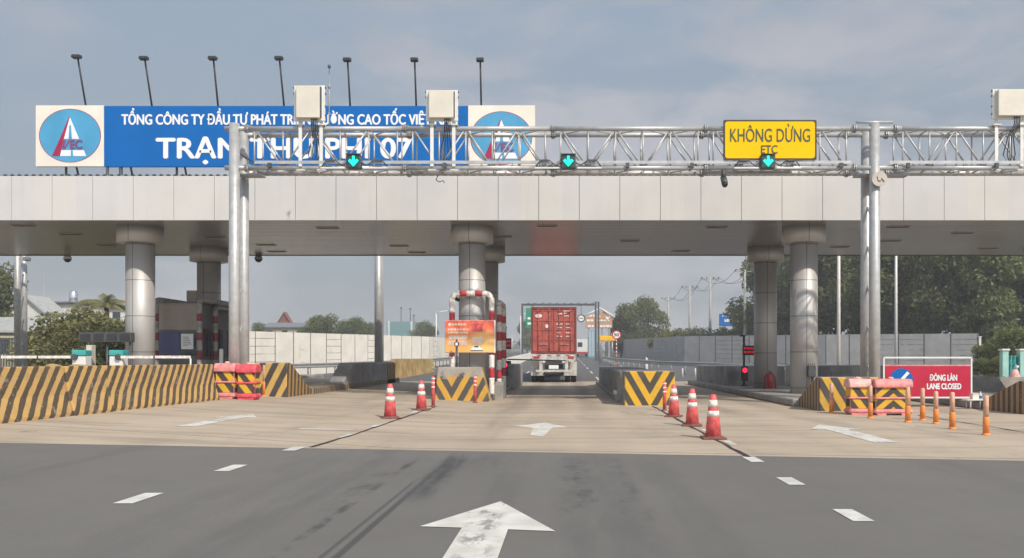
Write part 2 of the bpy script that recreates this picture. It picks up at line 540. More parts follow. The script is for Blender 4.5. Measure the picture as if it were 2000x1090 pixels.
def apron_mat():
    m = bpy.data.materials.new('toll_plaza_concrete')
    m.use_nodes = True
    g = G(m.node_tree)
    b = m.node_tree.nodes['Principled BSDF']
    o = g.obj()
    x, y, z = g.xyz(o)
    big = g.noise(o, 0.25, 5, .6)
    streak = g.noise(o, 1.0, 6, .65, (.9, .16, 1.0))
    cross = g.noise(o, 1.0, 6, .7, (.22, 1.6, 1.0))
    grain = g.noise(o, 60, 3, .7)
    base = g.mix(g.ramp(big, .3, .7), (.425, .348, .262), (.51, .42, .32))
    base = g.mix(g.ramp(cross, .46, .68, 0, .62), base, (.27, .225, .175))
    base = g.mix(g.ramp(streak, .5, .74, 0, .55), base, (.235, .20, .165))
    base = g.mix(g.ramp(grain, .4, .7, 0, .18), base, (.20, .18, .16))
    # darker wheel paths down each lane
    mask = None
    for xc, hw, st in ((-1.35, .30, .42), (.65, .30, .42), (-.35, .35, .20), (-7.6, .35, .22), (-5.6, .35, .22), (4.0, .3, .2), (5.3, .3, .2)):
        d = g.m('ABSOLUTE', g.m('SUBTRACT', g.m('ADD', x, g.m('MULTIPLY', g.m('SUBTRACT', big, .5), .5)), xc))
        k = g.m('MULTIPLY', g.m('MULTIPLY', g.ramp(d, hw * .3, hw * 1.6, 1, 0), g.ramp(streak, .25, .6, .35, 1)), st)
        mask = k if mask is None else g.m('MAXIMUM', mask, k)
    mask = g.m('MULTIPLY', mask, g.ramp(y, 15, 27, .25, 1))
    c = g.mix(mask, base, (.10, .092, .085))
    # a few oily spots
    sp = g.noise(o, 1.1, 5, .7, (1.0, 1.6, 1.0), .4)
    c = g.mix(g.m('MULTIPLY', g.ramp(sp, .655, .72), g.ramp(g.noise(o, 6, 4, .7), .4, .6, .2, .75)), c, (.10, .09, .085))
    # saw-cut joints across the lanes
    fr = g.m('ABSOLUTE', g.m('SUBTRACT', g.m('FRACT', g.m('DIVIDE', g.m('ADD', y, g.m('MULTIPLY', x, .152)), 4.6)), .5))
    c = g.mix(g.ramp(fr, .0025, .006, .75, 0), c, (.09, .08, .07))
    g.l.new(c, b.inputs['Base Color'])
    b.inputs['Roughness'].default_value = .85
    b.inputs['Specular IOR Level'].default_value = .3
    bp = g.n('ShaderNodeBump')
    bp.inputs['Strength'].default_value = .3
    bp.inputs['Distance'].default_value = .006
    g.l.new(grain, bp.inputs['Height'])
    g.l.new(bp.outputs[0], b.inputs['Normal'])
    return m


def fascia_mat():
    m = mat('pale_aluminium_cladding', (.60, .592, .576), .33, .0, .035, .7)
    g = G(m.node_tree)
    b = m.node_tree.nodes['Principled BSDF']
    src = b.inputs['Base Color'].links[0].from_socket
    o = g.obj()
    x, y, z = g.xyz(o)
    cell = g.m('FLOOR', g.m('DIVIDE', g.m('ADD', x, .80 + 120), 1.2))
    wn = g.n('ShaderNodeTexWhiteNoise', noise_dimensions='1D')
    g.l.new(cell, wn.inputs[1])
    tint = g.mix(wn.outputs[0], (.93, .93, .95), (1.0, .985, .96))
    c = g.mix(1.0, src, tint, 'MULTIPLY')
    run = g.noise(o, 1.0, 4, .6, (5.0, 1.0, .25))
    c = g.mix(g.ramp(run, .55, .85, 0, .22), c, (.42, .38, .33))
    g.l.new(c, b.inputs['Base Color'])
    return m


def soffit_mat():
    m = bpy.data.materials.new('aluminium_plank_soffit')
    m.use_nodes = True
    g = G(m.node_tree)
    b = m.node_tree.nodes['Principled BSDF']
    o = g.obj()
    x, y, z = g.xyz(o)
    wav = g.noise(o, .8, 3, .5, (.25, 1.0, 1.0))
    fy = g.m('ABSOLUTE', g.m('SUBTRACT', g.m('FRACT', g.m('DIVIDE', y, .30)), .5))
    fx = g.m('ABSOLUTE', g.m('SUBTRACT', g.m('FRACT', g.m('DIVIDE', g.m('ADD', x, .80 + 120), 1.2)), .5))
    base = g.mix(g.ramp(wav, .3, .7), (.31, .30, .29), (.37, .36, .345))
    base = g.mix(g.ramp(fy, .03, .06, .45, 0), base, (.14, .13, .12))
    base = g.mix(g.ramp(fx, .005, .011, .7, 0), base, (.07, .065, .06))
    g.l.new(base, b.inputs['Base Color'])
    b.inputs['Metallic'].default_value = .55
    b.inputs['Roughness'].default_value = .27
    bp = g.n('ShaderNodeBump')
    bp.inputs['Strength'].default_value = .35
    bp.inputs['Distance'].default_value = .02
    hgt = g.m('ADD', g.ramp(fy, 0, .12), g.m('MULTIPLY', wav, 1.2))
    g.l.new(hgt, bp.inputs['Height'])
    g.l.new(bp.outputs[0], b.inputs['Normal'])
    return m


def column_mat():
    m = bpy.data.materials.new('aluminium_column_cladding')
    m.use_nodes = True
    g = G(m.node_tree)
    b = m.node_tree.nodes['Principled BSDF']
    o = g.obj()
    x, y, z = g.xyz(o)
    nz = g.noise(o, 1.4, 4, .6, (1, 1, .5))
    base = g.mix(g.ramp(nz, .3, .7), (.46, .445, .43), (.53, .515, .50))
    fz = g.m('ABSOLUTE', g.m('SUBTRACT', g.m('FRACT', g.m('DIVIDE', g.m('ADD', z, .18), 1.12)), .5))
    ln = g.m('MAXIMUM', g.ramp(fz, .006, .014, 1, 0), g.m('MULTIPLY', g.ramp(g.m('ABSOLUTE', g.m('ADD', x, .03)), .006, .014, 1, 0), g.m('LESS_THAN', y, 0)))
    base = g.mix(g.m('MULTIPLY', ln, .8), base, (.08, .075, .07))
    grime_shade = g.m('MULTIPLY', g.ramp(z, .0, .9, .5, 0), g.ramp(nz, .3, .6))
    base = g.mix(grime_shade, base, (.20, .17, .14))
    g.l.new(base, b.inputs['Base Color'])
    b.inputs['Metallic'].default_value = .38
    b.inputs['Roughness'].default_value = .52
    return m


def ground_mat():
    m = bpy.data.materials.new('grass_and_bare_earth')
    m.use_nodes = True
    g = G(m.node_tree)
    b = m.node_tree.nodes['Principled BSDF']
    o = g.obj()
    c = g.mix(g.ramp(g.noise(o, .3, 6, .65), .38, .62), (.055, .075, .022), (.13, .11, .065))
    c = g.mix(g.ramp(g.noise(o, 6, 5, .7), .35, .7, 0, .5), c, (.035, .05, .018))
    g.l.new(c, b.inputs['Base Color'])
    b.inputs['Roughness'].default_value = .95
    return m


M['asphalt'] = asphalt_mat()
M['apron'] = apron_mat()
M['fascia'] = fascia_mat()
M['soffit'] = soffit_mat()
M['column'] = column_mat()
M['ground'] = ground_mat()
M['asphalt_far'] = mat('grey_highway_asphalt', (.125, .125, .125), .85, 0, .15, .6, .2, 60, .3, .1)


# ------------------------------------------------------------------ ground, roads
def rise(y):
    return 0.0145 * min(max(0.0, y - 47.0), 380.0)


def gz(x, y=0.0):
    """cross fall of the plaza: it climbs towards the left lanes and levels out where the highway starts"""
    return min(.42, .0445 * max(0.0, -2.5 - x)) * min(1.0, max(0.0, (46.2 - y) / 9.0))


def fall(X, Y):
    """the point of the sloping plaza on the same line of sight as the level point (X, Y)"""
    k = 1.0
    for _ in range(30): k = 1.0 - gz(X * k, Y * k) / 1.3
    return X * k, Y * k


mb = MB()
ys = [-60, -20, 0, 20, 47, 80, 120, 200, 300, 427, 700, 1200, 2500, 5000]
xs = [-3000, -600, -120, -40, -10, 10, 40, 120, 600, 3000]
for y in ys:
    for x in xs: mb.v.append((x, y, rise(y) - .06))
for j in range(len(ys) - 1):
    for i in range(len(xs) - 1):
        a = j * len(xs) + i
        mb.f.append((a, a + 1, a + 1 + len(xs), a + len(xs))); mb.mi.append(0); mb.sm.append(False)
tag(mb.build('ground', M['ground']), kind='structure')


def seam(x):                                    # where the asphalt meets the plaza concrete
    if x >= -2.5: return 11.39 - 0.152 * (x + .75)
    a, b = -2.5, -60.0
    for _ in range(40):
        m_ = (a + b) / 2
        if fall(m_, 11.39 - .152 * (m_ + .75))[0] > x: a = m_
        else: b = m_
    return fall(a, 11.39 - .152 * (a + .75))[1]


def sheet(name, m, ylist, z0):
    xs_ = [-40, -25, -16, -12.2, -11.9, -10, -8.5, -7, -5.5, -4, -2.5, 0, 10, 40]
    mb = MB()
    nr = len(ylist(0))
    for x in xs_:
        for y in ylist(x): mb.v.append((x, y, gz(x, y) + z0))
    for i in range(len(xs_) - 1):
        for j in range(nr - 1):
            a = i * nr + j
            mb.f.append((a, a + nr, a + nr + 1, a + 1)); mb.mi.append(0); mb.sm.append(False)
    return tag(mb.build(name, m), kind='structure')


asph = sheet('asphalt_road', M['asphalt'], lambda x: [-40, 0, seam(x)], 0)
apron = sheet('concrete_plaza_floor', M['apron'], lambda x: [seam(x), 20, 37.2, 40, 43, 46.2], .001)
mb = MB()
prof = [(46.2, -34, 42), (52, -24, 40), (80, -13.4, 26), (97, -12.2, 12.6), (145, -11.6, 9.6), (220, -12.5, 8.5), (420, -30, -8), (900, -120, -94)]
for y, a, b in prof: mb.v += [(a, y, rise(y) + .001), (b, y, rise(y) + .001)]
for i in range(len(prof) - 1):
    mb.f.append((2 * i, 2 * i + 1, 2 * i + 3, 2 * i + 2)); mb.mi.append(0); mb.sm.append(False)
highway = tag(mb.build('highway_road', M['asphalt_far']), kind='structure')


def flat(poly, name, parent, z=.005, m='road_white'):
    mb = MB()
    n = len(poly)
    a = sum(poly[i][0] * poly[(i + 1) % n][1] - poly[(i + 1) % n][0] * poly[i][1] for i in range(n))
    if a < 0: poly = poly[::-1]
    poly = [fall(*q) for q in poly]
    mb.add([(x, y, z + gz(x, y)) for x, y in poly], [tuple(range(n))])
    return mb.build(name, M[m], parent)


def worn_paint(name, amount):
    m = mat(name, (.62, .60, .55), .75, 0, .12, 3)
    g = G(m.node_tree)
    b = m.node_tree.nodes['Principled BSDF']
    o = g.obj()
    k = g.m('ADD', g.m('MULTIPLY', g.noise(o, 14, 6, .75), .6), g.m('MULTIPLY', g.noise(o, 2.5, 3, .6), .4))
    src = b.inputs['Base Color'].links[0].from_socket
    g.l.new(g.mix(g.ramp(k, .62 - amount * .3, .70 - amount * .2), src, (.36, .32, .27)), b.inputs['Base Color'])
    return m


M['paint_arrow'] = worn_paint('arrow_paint_with_tyre_scuffs', .12)
M['paint_faded'] = worn_paint('faded_marking_on_concrete', .42)
g = G(M['paint_arrow'].node_tree)
b_ = M['paint_arrow'].node_tree.nodes['Principled BSDF']
o_ = g.obj()
x_, y_, z_ = g.xyz(o_)
sc_ = g.m('MULTIPLY', g.ramp(g.m('ABSOLUTE', g.m('ADD', x_, .64)), .05, .2, 1, 0), g.ramp(g.noise(o_, 3.0, 5, .7, (2, 1, 1)), .48, .62, 0, .7))
g.l.new(g.mix(sc_, b_.inputs['Base Color'].links[0].from_socket, (.16, .15, .14)), b_.inputs['Base Color'])
flat([(-.59, 7.43), (-.077, 6.14), (-.438, 6.21), (-.45, 3.4), (-.81, 3.4), (-.795, 6.27), (-1.126, 6.32)], 'direction_arrow', asph, m='paint_arrow')
flat([(-.41, 16.5), (.06, 15.35), (-.255, 15.3), (-.37, 13.6), (-.60, 13.8), (-.60, 15.2), (-.97, 15.7)], 'direction_arrow', apron, .006, 'paint_faded')
for ax, ay in ((-7.25, 19.0), (4.95, 16.0)):
    flat([(ax, ay), (ax + .5, ay - 1.1), (ax + .2, ay - 1.05), (ax + .2, ay - 3.4), (ax - .2, ay - 3.4), (ax - .2, ay - 1.05), (ax - .52, ay - 1.1)], 'direction_arrow', apron, .006, 'paint_faded')
for y in (3.0, 7.32, 9.41): flat([(-4.05, y), (-3.87, y), (-3.87, y + .57), (-4.05, y + .57)], 'lane_dash', asph)
flat([(-3.99, 11.5), (-3.80, 11.5), (-3.80, 12.0), (-3.99, 12.0)], 'lane_dash', apron, .0065)
for y in (2.8, 4.7, 6.52, 8.40): flat([(2.29, y), (2.46, y), (2.46, y + .52), (2.29, y + .52)], 'lane_dash', asph)
flat([(2.32, 10.25), (2.49, 10.25), (2.49, 10.8), (2.32, 10.8)], 'lane_dash', asph)
for y in (13.4, 15.5, 17.5, 19.5): flat([(-3.72, y), (-3.60, y), (-3.60, y + .6), (-3.72, y + .6)], 'lane_dash', apron, .006, 'paint_faded')
for y in (12.3, 14.4, 16.4, 18.4, 20.3): flat([(2.46, y), (2.58, y), (2.58, y + .6), (2.46, y + .6)], 'lane_dash', apron, .006, 'paint_faded')
flat([(-4.9, 14.95), (-3.86, 14.85), (-3.86, 15.0), (-4.9, 15.15)], 'stop_line', apron, .006, 'paint_faded')
M['tar'] = mat('black_joint_sealant', (.035, .032, .03), .6, 0, .3, 8)


def tar_line(pts, w, parent=apron):
    rnd = random.Random(5)
    L, Rr = [], []
    for i in range(len(pts) - 1):
        (xa, ya), (xb, yb) = pts[i], pts[i + 1]
        k = max(2, int(math.hypot(xb - xa, yb - ya) / .35))
        for j in range(k):
            t = j / k
            x, y = xa + (xb - xa) * t + rnd.uniform(-.012, .012), ya + (yb - ya) * t
            ww = w * rnd.uniform(.5, 1.25)
            L.append((x - ww, y)); Rr.append((x + ww, y))
    mb = MB()
    n = len(L)
    mb.add([(x, y, .009 + gz(x, y)) for x, y in [fall(*q) for q in L]] + [(x, y, .009 + gz(x, y)) for x, y in [fall(*q) for q in Rr]], [(i, n + i, n + i + 1, i + 1) for i in range(n - 1)])
    return mb.build('tar_joint', M['tar'], parent)


tar_line([(-3.72, 11.95), (-3.60, 14), (-3.48, 22.5)], .03)
tar_line([(2.40, 10.75), (2.38, 15), (2.36, 22.5)], .03)
tar_line([(8.05, 11.6), (8.05, 16), (8.0, 19.0)], .022)
for x0, x1 in ((-11.6, -11.35), (-8.6, -8.45), (-6.2, -6.1), (-2.95, -2.83), (1.9, 2.02), (5.6, 5.72)):
    y0 = 56 if x0 < -11 or x0 > 5 else 48
    mb = MB()
    for k in range(12):
        y = y0 + k * 12
        if x0 < -5:
            continue
        mb.add([(x0, y, rise(y) + .012), (x1, y, rise(y) + .012), (x1, y + 5, rise(y + 5) + .012), (x0, y + 5, rise(y + 5) + .012)], [(0, 1, 2, 3)])
    if mb.v: mb.build('lane_line', M['road_white'], highway)


# ------------------------------------------------------------------ toll canopy
SF = 66.0
CY0, CY1 = 1600 / SF, 1600 / 48.8
ZS, ZT = 5.39, 6.70
CX0, CX1 = -27.2, 22.4
can = thing('toll_canopy', 'wide toll canopy clad in pale aluminium panels on round columns', 'toll canopy', (-2.9, 28.5, 0))
mb = MB()
k = math.ceil((CX0 + .8) / 1.2)
x = -.80 + (k - 1) * 1.2
while x < CX1:
    a, b = max(x, CX0) + .007, min(x + 1.2, CX1) - .007
    mb.box(a, b, CY0, CY0 + .035, ZS, ZT, 0)
    x += 1.2
mb.build('fascia_panel', M['fascia'], can, True)
mb = MB()
mb.box(CX0 + .01, CX1 - .01, CY0 + .037, CY0 + .14, ZS + .02, ZT - .02)
mb.box(CX0 + .01, CX1 - .01, CY1 - .1, CY1, ZS + .01, ZT - .02)
mb.box(CX0 - .03, CX0, CY0 + .02, CY1, ZS + .01, ZT - .02)
mb.box(CX1, CX1 + .03, CY0 + .02, CY1, ZS + .01, ZT - .02)
mb.build('fascia_frame', M['dark_grey'], can, True)
mb = MB().box(CX0, CX1, CY0 + .142, CY1 - .102, ZS + .03, ZS + .06)
mb.build('soffit', M['soffit'], can, True)
mb = MB()
# corrugated roof sheet: a real zig-zag profile running front to back
xx = CX0 + .02
pts = []
while xx < CX1 - .02:
    pts += [(xx, ZT + .0), (xx + .05, ZT + .045), (xx + .11, ZT + .045), (xx + .16, ZT + .0)]
    xx += .21
n = len(pts)
yA, yB = CY0 + .01, CY1 + .05
mb.add([(a, yA, z + .004) for a, z in pts] + [(a, yB, z + .10) for a, z in pts], [(i, i + 1, n + i + 1, n + i) for i in range(n - 1)])
mb.build('roof_sheet', M['roof_grey'], can, True)
mb = MB()
for (px, py) in ((780, 480), (815, 493), (520, 478), (541, 491), (45, 440), (137, 457), (207, 478), (1068, 441), (1400, 443), (1755, 443), (1640, 482), (1740, 470), (980, 462), (1230, 470), (1330, 490), (640, 445), (420, 462), (1880, 455), (1930, 485)):
    s = (700 - py) / (ZS + .03 - 1.3)
    x, y = (px - 1105) / s, 1600 / s
    mb = MB().box(x - .34, x + .34, y - .13, y + .13, ZS + .012, ZS + .029)
    mb.box(x - .30, x + .30, y - .10, y + .10, ZS + .006, ZS + .012, 1)
    mb.build('ceiling_light', [M['booth_taupe'], M['black']], can, True)
YF, YR = 1600 / 62.0, 1600 / 52.0
colf = None
for cx in (-23.85, -13.4, -2.95, 7.5, 17.95):
    for cy in (YF, YR):
        mb = MB().lathe([(.42, .0), (.42, 4.92)], n=36)
        c = mb.build('column', M['column'], can)
        c.location = Vector((cx, cy, .0)) - Vector(can.location)
        mb = MB().lathe([(.42, 4.92), (.67, 4.925), (.67, ZS + .03)], n=36)
        cp = mb.build('capital', M['column'], c)

for (px, py, s, lab) in ((132, 500, 48.9, 'small pale dome camera under canopy edge above the palm'), (505, 503, 48.9, 'small dark dome camera under canopy edge right of the tall left post')):
    p = P(px, py, s)
    p.z = ZS + .03
    t = thing('dome_camera', lab, 'security camera', p, 'dome cameras under the canopy')
    MB().lathe([(.05, -.02), (.11, -.03), (.15, -.10), (.16, -.16)][::-1], n=20).build('housing', M['galv_dark'] if px > 200 else M['white_paint'], t)
    MB().lathe([(.02, -.29), (.09, -.26), (.135, -.20), (.14, -.16)], n=20).build('dome_glass', M['glass_dark'], t)
    MB().tube((0, 0, -.03), (0, 0, .0), .06, n=10).build('mount', M['galv_dark'], t)

# ------------------------------------------------------------------ sign board on the roof
SB = 58.0
YB = 1600 / SB
bx0, bx1 = (70 - 1105) / SB, (1045 - 1105) / SB
bz0, bz1 = 1.3 + (700 - 325.5) / SB, 1.3 + (700 - 207) / SB
lx0, lx1 = (203 - 1105) / SB, (914.5 - 1105) / SB
brd = thing('roof_sign_board', 'long blue name board with white lettering and two round emblems on canopy roof', 'sign board', ((bx0 + bx1) / 2, YB, ZT + .06))
MB().box(lx0 + .003, lx1 - .003, YB, YB + .12, bz0, bz1).build('blue_panel', M['sign_blue'], brd, True)
mb = MB()
text_mb('TỔNG CÔNG TY ĐẦU TƯ PHÁT TRIỂN ĐƯỜNG CAO TỐC VIỆT NAM', (238 - 1105) / SB, (893 - 1105) / SB, 1.3 + (700 - 249) / SB, 1.3 + (700 - 212) / SB, YB, .016, 0, mb)
mb.build('company_lettering', M['letter_white'], brd, True)
mb = MB()
text_mb('TRẠM THU PHÍ 07', (306 - 1105) / SB, (804 - 1105) / SB, 1.3 + (700 - 320) / SB, 1.3 + (700 - 260) / SB, YB, .032, 0, mb)
mb.build('station_lettering', M['letter_white'], brd, True)


def emblem(cpx, x0, x1, dy):
    f = MB().box(x0, x1, YB - .004, YB + .12, bz0 + .01, bz1 + .02)
    pn = f.build('emblem_panel', M['logo_ground'], brd, True)
    def q(px, py): return ((cpx + px - 1105) / SB, 1.3 + (700 - (py + dy)) / SB)
    mb = MB()
    ring = [q(60.5 * math.cos(a), 265 - 52.5 * math.sin(a)) for a in [2 * math.pi * i / 48 for i in range(48)]]
    mb.prism(ring, YB - .007, YB - .005, 'y', 0)
    rim = [q(60.5 * math.cos(a), 265 - 52.5 * math.sin(a)) for a in [2 * math.pi * i / 48 for i in range(48)]]
    inn = [q(59.2 * math.cos(a), 265 - 51.4 * math.sin(a)) for a in [2 * math.pi * i / 48 for i in range(48)]]
    b = len(mb.v)
    mb.v += [(a, YB - .0095, z) for a, z in rim] + [(a, YB - .0095, z) for a, z in inn]
    for i in range(48):
        j = (i + 1) % 48
        mb.f.append((b + i, b + j, b + 48 + j, b + 48 + i)); mb.mi.append(1); mb.sm.append(False)
    e = YB - .012
    W_, R_, P_ = 2, 3, 4
    def pol(pts, mi, d=0): mb.prism([q(a, c) for a, c in pts], e - d - .002, e - d, 'y', mi)
    pol([(0, 229), (18, 271.5), (-14, 271.5)], W_)                      # upper white peak
    pol([(-1, 245), (2.2, 245), (4, 271.5), (-2.5, 271.5)], 0, .004)     # road seen in the peak
    pol([(-2, 229), (-.3, 229), (-12, 272), (-19.5, 305), (-35, 305), (-20, 272)], R_, .002)   # red stroke
    pol([(-17, 293.5), (27, 293.5), (32, 305), (-24, 305)], W_)         # lower white bar
    pol([(2, 293.5), (5.5, 293.5), (6.5, 305), (2, 305)], 0, .004)
    text_mb('EC', q(1, 0)[0], q(24, 0)[0], q(0, 290.5)[1], q(0, 274)[1], e - .004, .02, P_, mb)
    pol([(-13, 274), (-8, 274), (-11, 290), (-3, 274), (1, 274), (-9, 291), (-15, 291)], P_, .006)
    mb.build('emblem', [M['logo_blue'], M['logo_red'], M['letter_white'], M['logo_red'], M['logo_purple']], pn, True)


emblem(137, bx0, lx0, 0)
emblem(979, lx1, bx1, 5)
mb = MB()
for i in range(9):
    x = bx0 + .9 + i * (bx1 - bx0 - 1.8) / 8
    mb.tube((x, YB + .2, ZT + .02), (x, YB + .2, bz1 - .2), .04)
    mb.tube((x, YB + 1.3, ZT + .02), (x, YB + .2, bz1 - .5), .035)
mb.box(bx0 + .2, bx1 - .2, YB + .12, YB + .24, bz0 + .3, bz0 + .38)
mb.box(bx0 + .2, bx1 - .2, YB + .12, YB + .24, bz1 - .4, bz1 - .32)
for px in (208, 236):
    x = (px - 1105) / SB
    mb.tube((x, YB + .06, ZT - .2), (x - (.05 if px > 210 else 0), YB + .06, bz0 + .05), .05)
mb.build('support_frame', M['dark_grey'], brd, True)

LMP = [(152, 109, 168), (283, 112, 297), (417, 112, 426), (546, 112, 555), (679, 115, 684), (810, 115, 813), (938, 115, 940)]
lampl = ['leftmost slim floodlight arm leaning over the roof board, above its left emblem', 'second slim floodlight arm from the left over the roof board', 'third slim floodlight arm from the left over the roof board',
         'middle one of the seven slim floodlight arms over the roof board', 'third slim floodlight arm from the right over the roof board',
         'second slim floodlight arm from the right over the roof board', 'rightmost slim floodlight arm over the roof board, upright above the right emblem']
for (hx, hy, bx), lab in zip(LMP, lampl):
    h = P(hx, hy + 5, 59.2)
    b0 = P(bx, 209, 57.75)
    base = b0 + (b0 - h) * .35
    t = thing('sign_floodlight', lab, 'floodlight', base, 'floodlights on arms over the roof sign')
    MB().tube(base, h, .034, .028).build('arm', M['black'], t, True)
    mb = MB()
    mb.prism([(-.15, -.02), (-.10, .08), (.09, .10), (.11, .03), (.02, -.04)], h.x - .115, h.x + .115, 'x')
    mb.v = [(a, c + h.y - .05, z + h.z) for a, c, z in mb.v]
    mb.build('lamp_head', M['black'], t, True)


# ------------------------------------------------------------------ gantry
SG = 75.0
YG = 1600 / SG
YG2 = YG / .9725
gx = lambda px: (px - 1105) / SG
zt, zb = 1.3 + (700 - 251.5) / SG, 1.3 + (700 - 328) / SG
gan = thing('overhead_gantry', 'long silver tube truss gantry carrying lane signals across the toll lanes', 'gantry', (gx(458), YG, 0))
for (px, y) in ((458, YG), (458, YG2), (1708, YG), (1708, YG2)):
    x = gx(px) if px < 1000 else gx(px)
    zt2 = zt + .13
    mb = MB().lathe([(.145, .0), (.14, 3), (.13, zt2)], (x, y, 0), 20)
    mb.box(x - .26, x + .26, y - .26, y + .26, 0, .03)
    if y == YG:
        for i in range(5): mb.tube((x, YG + .13, .6 + i * 1.05), (x, YG2 - .13, 1.12 + i * 1.05), .025, n=6)
    mb.build('post', M['galv'], gan, True)
secs = [(482, 791), (791, 1080), (1080, 1378), (1378, 1668), (1748, 2040), (2040, 2330)]
for (a, b) in secs:
    xa, xb = gx(a), gx(b)
    mb = MB()
    for y in (YG, YG2):
        for z, r in ((zt, .064), (zb, .064)):
            mb.tube((xa, y, z), (xb, y, z), r, n=12)
    nb = 5
    xs_ = [xa + .2 + (xb - xa - .4) * i / nb for i in range(nb + 1)]
    for y in (YG, YG2):
        for i, x in enumerate(xs_):
            mb.tube((x, y, zb), (x, y, zt), .022, n=6)
            if i < nb:
                if i % 2 == 0: mb.tube((x + .04, y, zt - .04), (xs_[i + 1] - .04, y, zb + .05), .026, n=6)
                else: mb.tube((x + .04, y, zb + .05), (xs_[i + 1] - .04, y, zt - .04), .022, n=6)
    for z in (zt, zb):
        for i, x in enumerate(xs_):
            mb.tube((x, YG, z), (x, YG2, z), .02, n=6)
            if i < nb: mb.tube((x, YG if i % 2 else YG2, z), (xs_[i + 1], YG2 if i % 2 else YG, z), .018, n=6)
    mb.build('truss_section', M['galv'], gan, True)
for px in (482, 791, 1080, 1378, 1668, 1748, 2040):
    x = gx(px)
    for y in (YG, YG2):
        for z in (zt, zb):
            mb = MB()
            for d in (-.03, .012):
                c = [(.11 * math.cos(a), .11 * math.sin(a)) for a in [2 * math.pi * k / 14 for k in range(14)]]
                mb.prism([(y + u, z + w) for u, w in c], x + d, x + d + .02, 'x')
            for k in range(6):
                a = k * math.pi / 3 + .4
                mb.tube((x - .06, y + .085 * math.cos(a), z + .085 * math.sin(a)), (x + .06, y + .085 * math.cos(a), z + .085 * math.sin(a)), .012, n=5)
            for s_ in (-1, 1):
                mb.prism([(x + s_ * .035, z + .10), (x + s_ * .16, z + .06), (x + s_ * .035, z + .055)], y - .006, y + .006, 'y')
            mb.build('flange_joint', M['galv_dark'], gan, True)
for (a, b) in ((440, 486), (1660, 1760)):
    for y in (YG, YG2):
        for z in (zt, zb):
            MB().tube((gx(a), y, z), (gx(b), y, z), .066, n=12).build('post_bracket', M['galv'], gan, True)
        if a > 500:
            MB().tube((gx(1672), y, zt + .17), (gx(1744), y, zt + .17), .035, n=8).build('tie_bar', M['galv'], gan, True)
    MB().box(gx(a + 18), gx(b + 20), YG + .12, YG2 - .12, zb - .16, zb - .12).build('gusset_plate', M['galv_dark'], gan, True)
mb = MB()
mb.box(gx(500), gx(1660), YG - .10, YG - .085, zb + .085, zb + .165)
mb.box(gx(500), gx(1660), YG - .085, YG - .06, zb + .085, zb + .095)
mb.box(gx(1735), gx(2300), YG - .10, YG - .085, zb + .085, zb + .165)
for px in list(range(520, 1660, 60)) + list(range(1760, 2300, 60)):
    mb.box(gx(px), gx(px) + .03, YG - .084, YG - .03, zb + .05, zb + .15)
mb.build('cable_tray', M['galv'], gan, True)
mb = MB()
rnd = random.Random(3)
for px in (530, 870, 1225, 1350, 1640, 1770, 1942):
    x = gx(px)
    mb.box(x - .045, x + .045, YG - .15, YG - .10, zb - .02, zb + .10)
    mb.tube((x + .03, YG - .13, zb - .02), (x - .08, YG - .10, zb - .10), .014, n=5)
for px in (545, 885, 980, 1240, 1345, 1590, 1860):
    x = gx(px)
    mb.box(x, x + .16 * rnd.uniform(.6, 1.5), YG - .08, YG - .04, zb - .105, zb - .085, 1)
mb.build('clamp', [M['dark_grey'], M['white_paint']], gan, True)
mb = MB()
mb.path([P(470, 301, SG), P(480, 308, SG), P(492, 315, SG), P(503, 321, SG)], .022, 6)
mb.build('cable', M['black'], gan, True)

# the gantry further back: only its posts show beneath the canopy
SR = 44.0
YRG = 1600 / SR
gan2 = thing('overhead_gantry', 'rear gantry standing behind the canopy with plain silver posts', 'gantry', (-8.3, YRG, 0))
rg = []
for px, s in ((739, SR), (742, 42.9), (34, 45.5), (47, 43.6)):
    x, y = (px - 1105) / s, 1600 / s
    rg.append((x, y))
    r = .17 if px > 700 else .125
    MB().lathe([(r, 0), (r, 4), (r * .95, 7.2)], (x, y, 0), 18).build('post', M['galv'], gan2, True)
mb = MB()
for (xa, ya), (xb, yb) in ((rg[0], rg[2]), (rg[1], rg[3])):
    for z in (6.2, 7.05): mb.tube((xa, ya, z), (xb, yb, z), .055, n=8)
    for i in range(14):
        xa_, xb_ = xa + (xb - xa) * i / 14, xa + (xb - xa) * (i + 1) / 14
        y_ = ya + (yb - ya) * i / 14
        mb.tube((xa_, y_, 6.2 if i % 2 else 7.05), (xb_, y_, 7.05 if i % 2 else 6.2), .022, n=5)
for (xa, ya) in rg[2:3]:
    for i in range(5): mb.tube((xa, ya, .6 + i), (rg[3][0], rg[3][1], 1.1 + i), .025, n=5)
mb.build('truss_section', M['galv'], gan2, True)
p = P(53, 507, 44)
t = thing('security_camera', 'small grey camera fixed high on the far left pair of posts', 'security camera', p, 'cameras on posts')
MB().box(p.x - .10, p.x + .12, p.y - .2, p.y + .1, p.z - .07, p.z + .09, bev=.03).build('camera_body', M['galv_dark'], t, True)
MB().tube((p.x - .15, p.y, p.z + .1), (p.x + .05, p.y, p.z + .1), .03).build('bracket', M['galv_dark'], t, True)


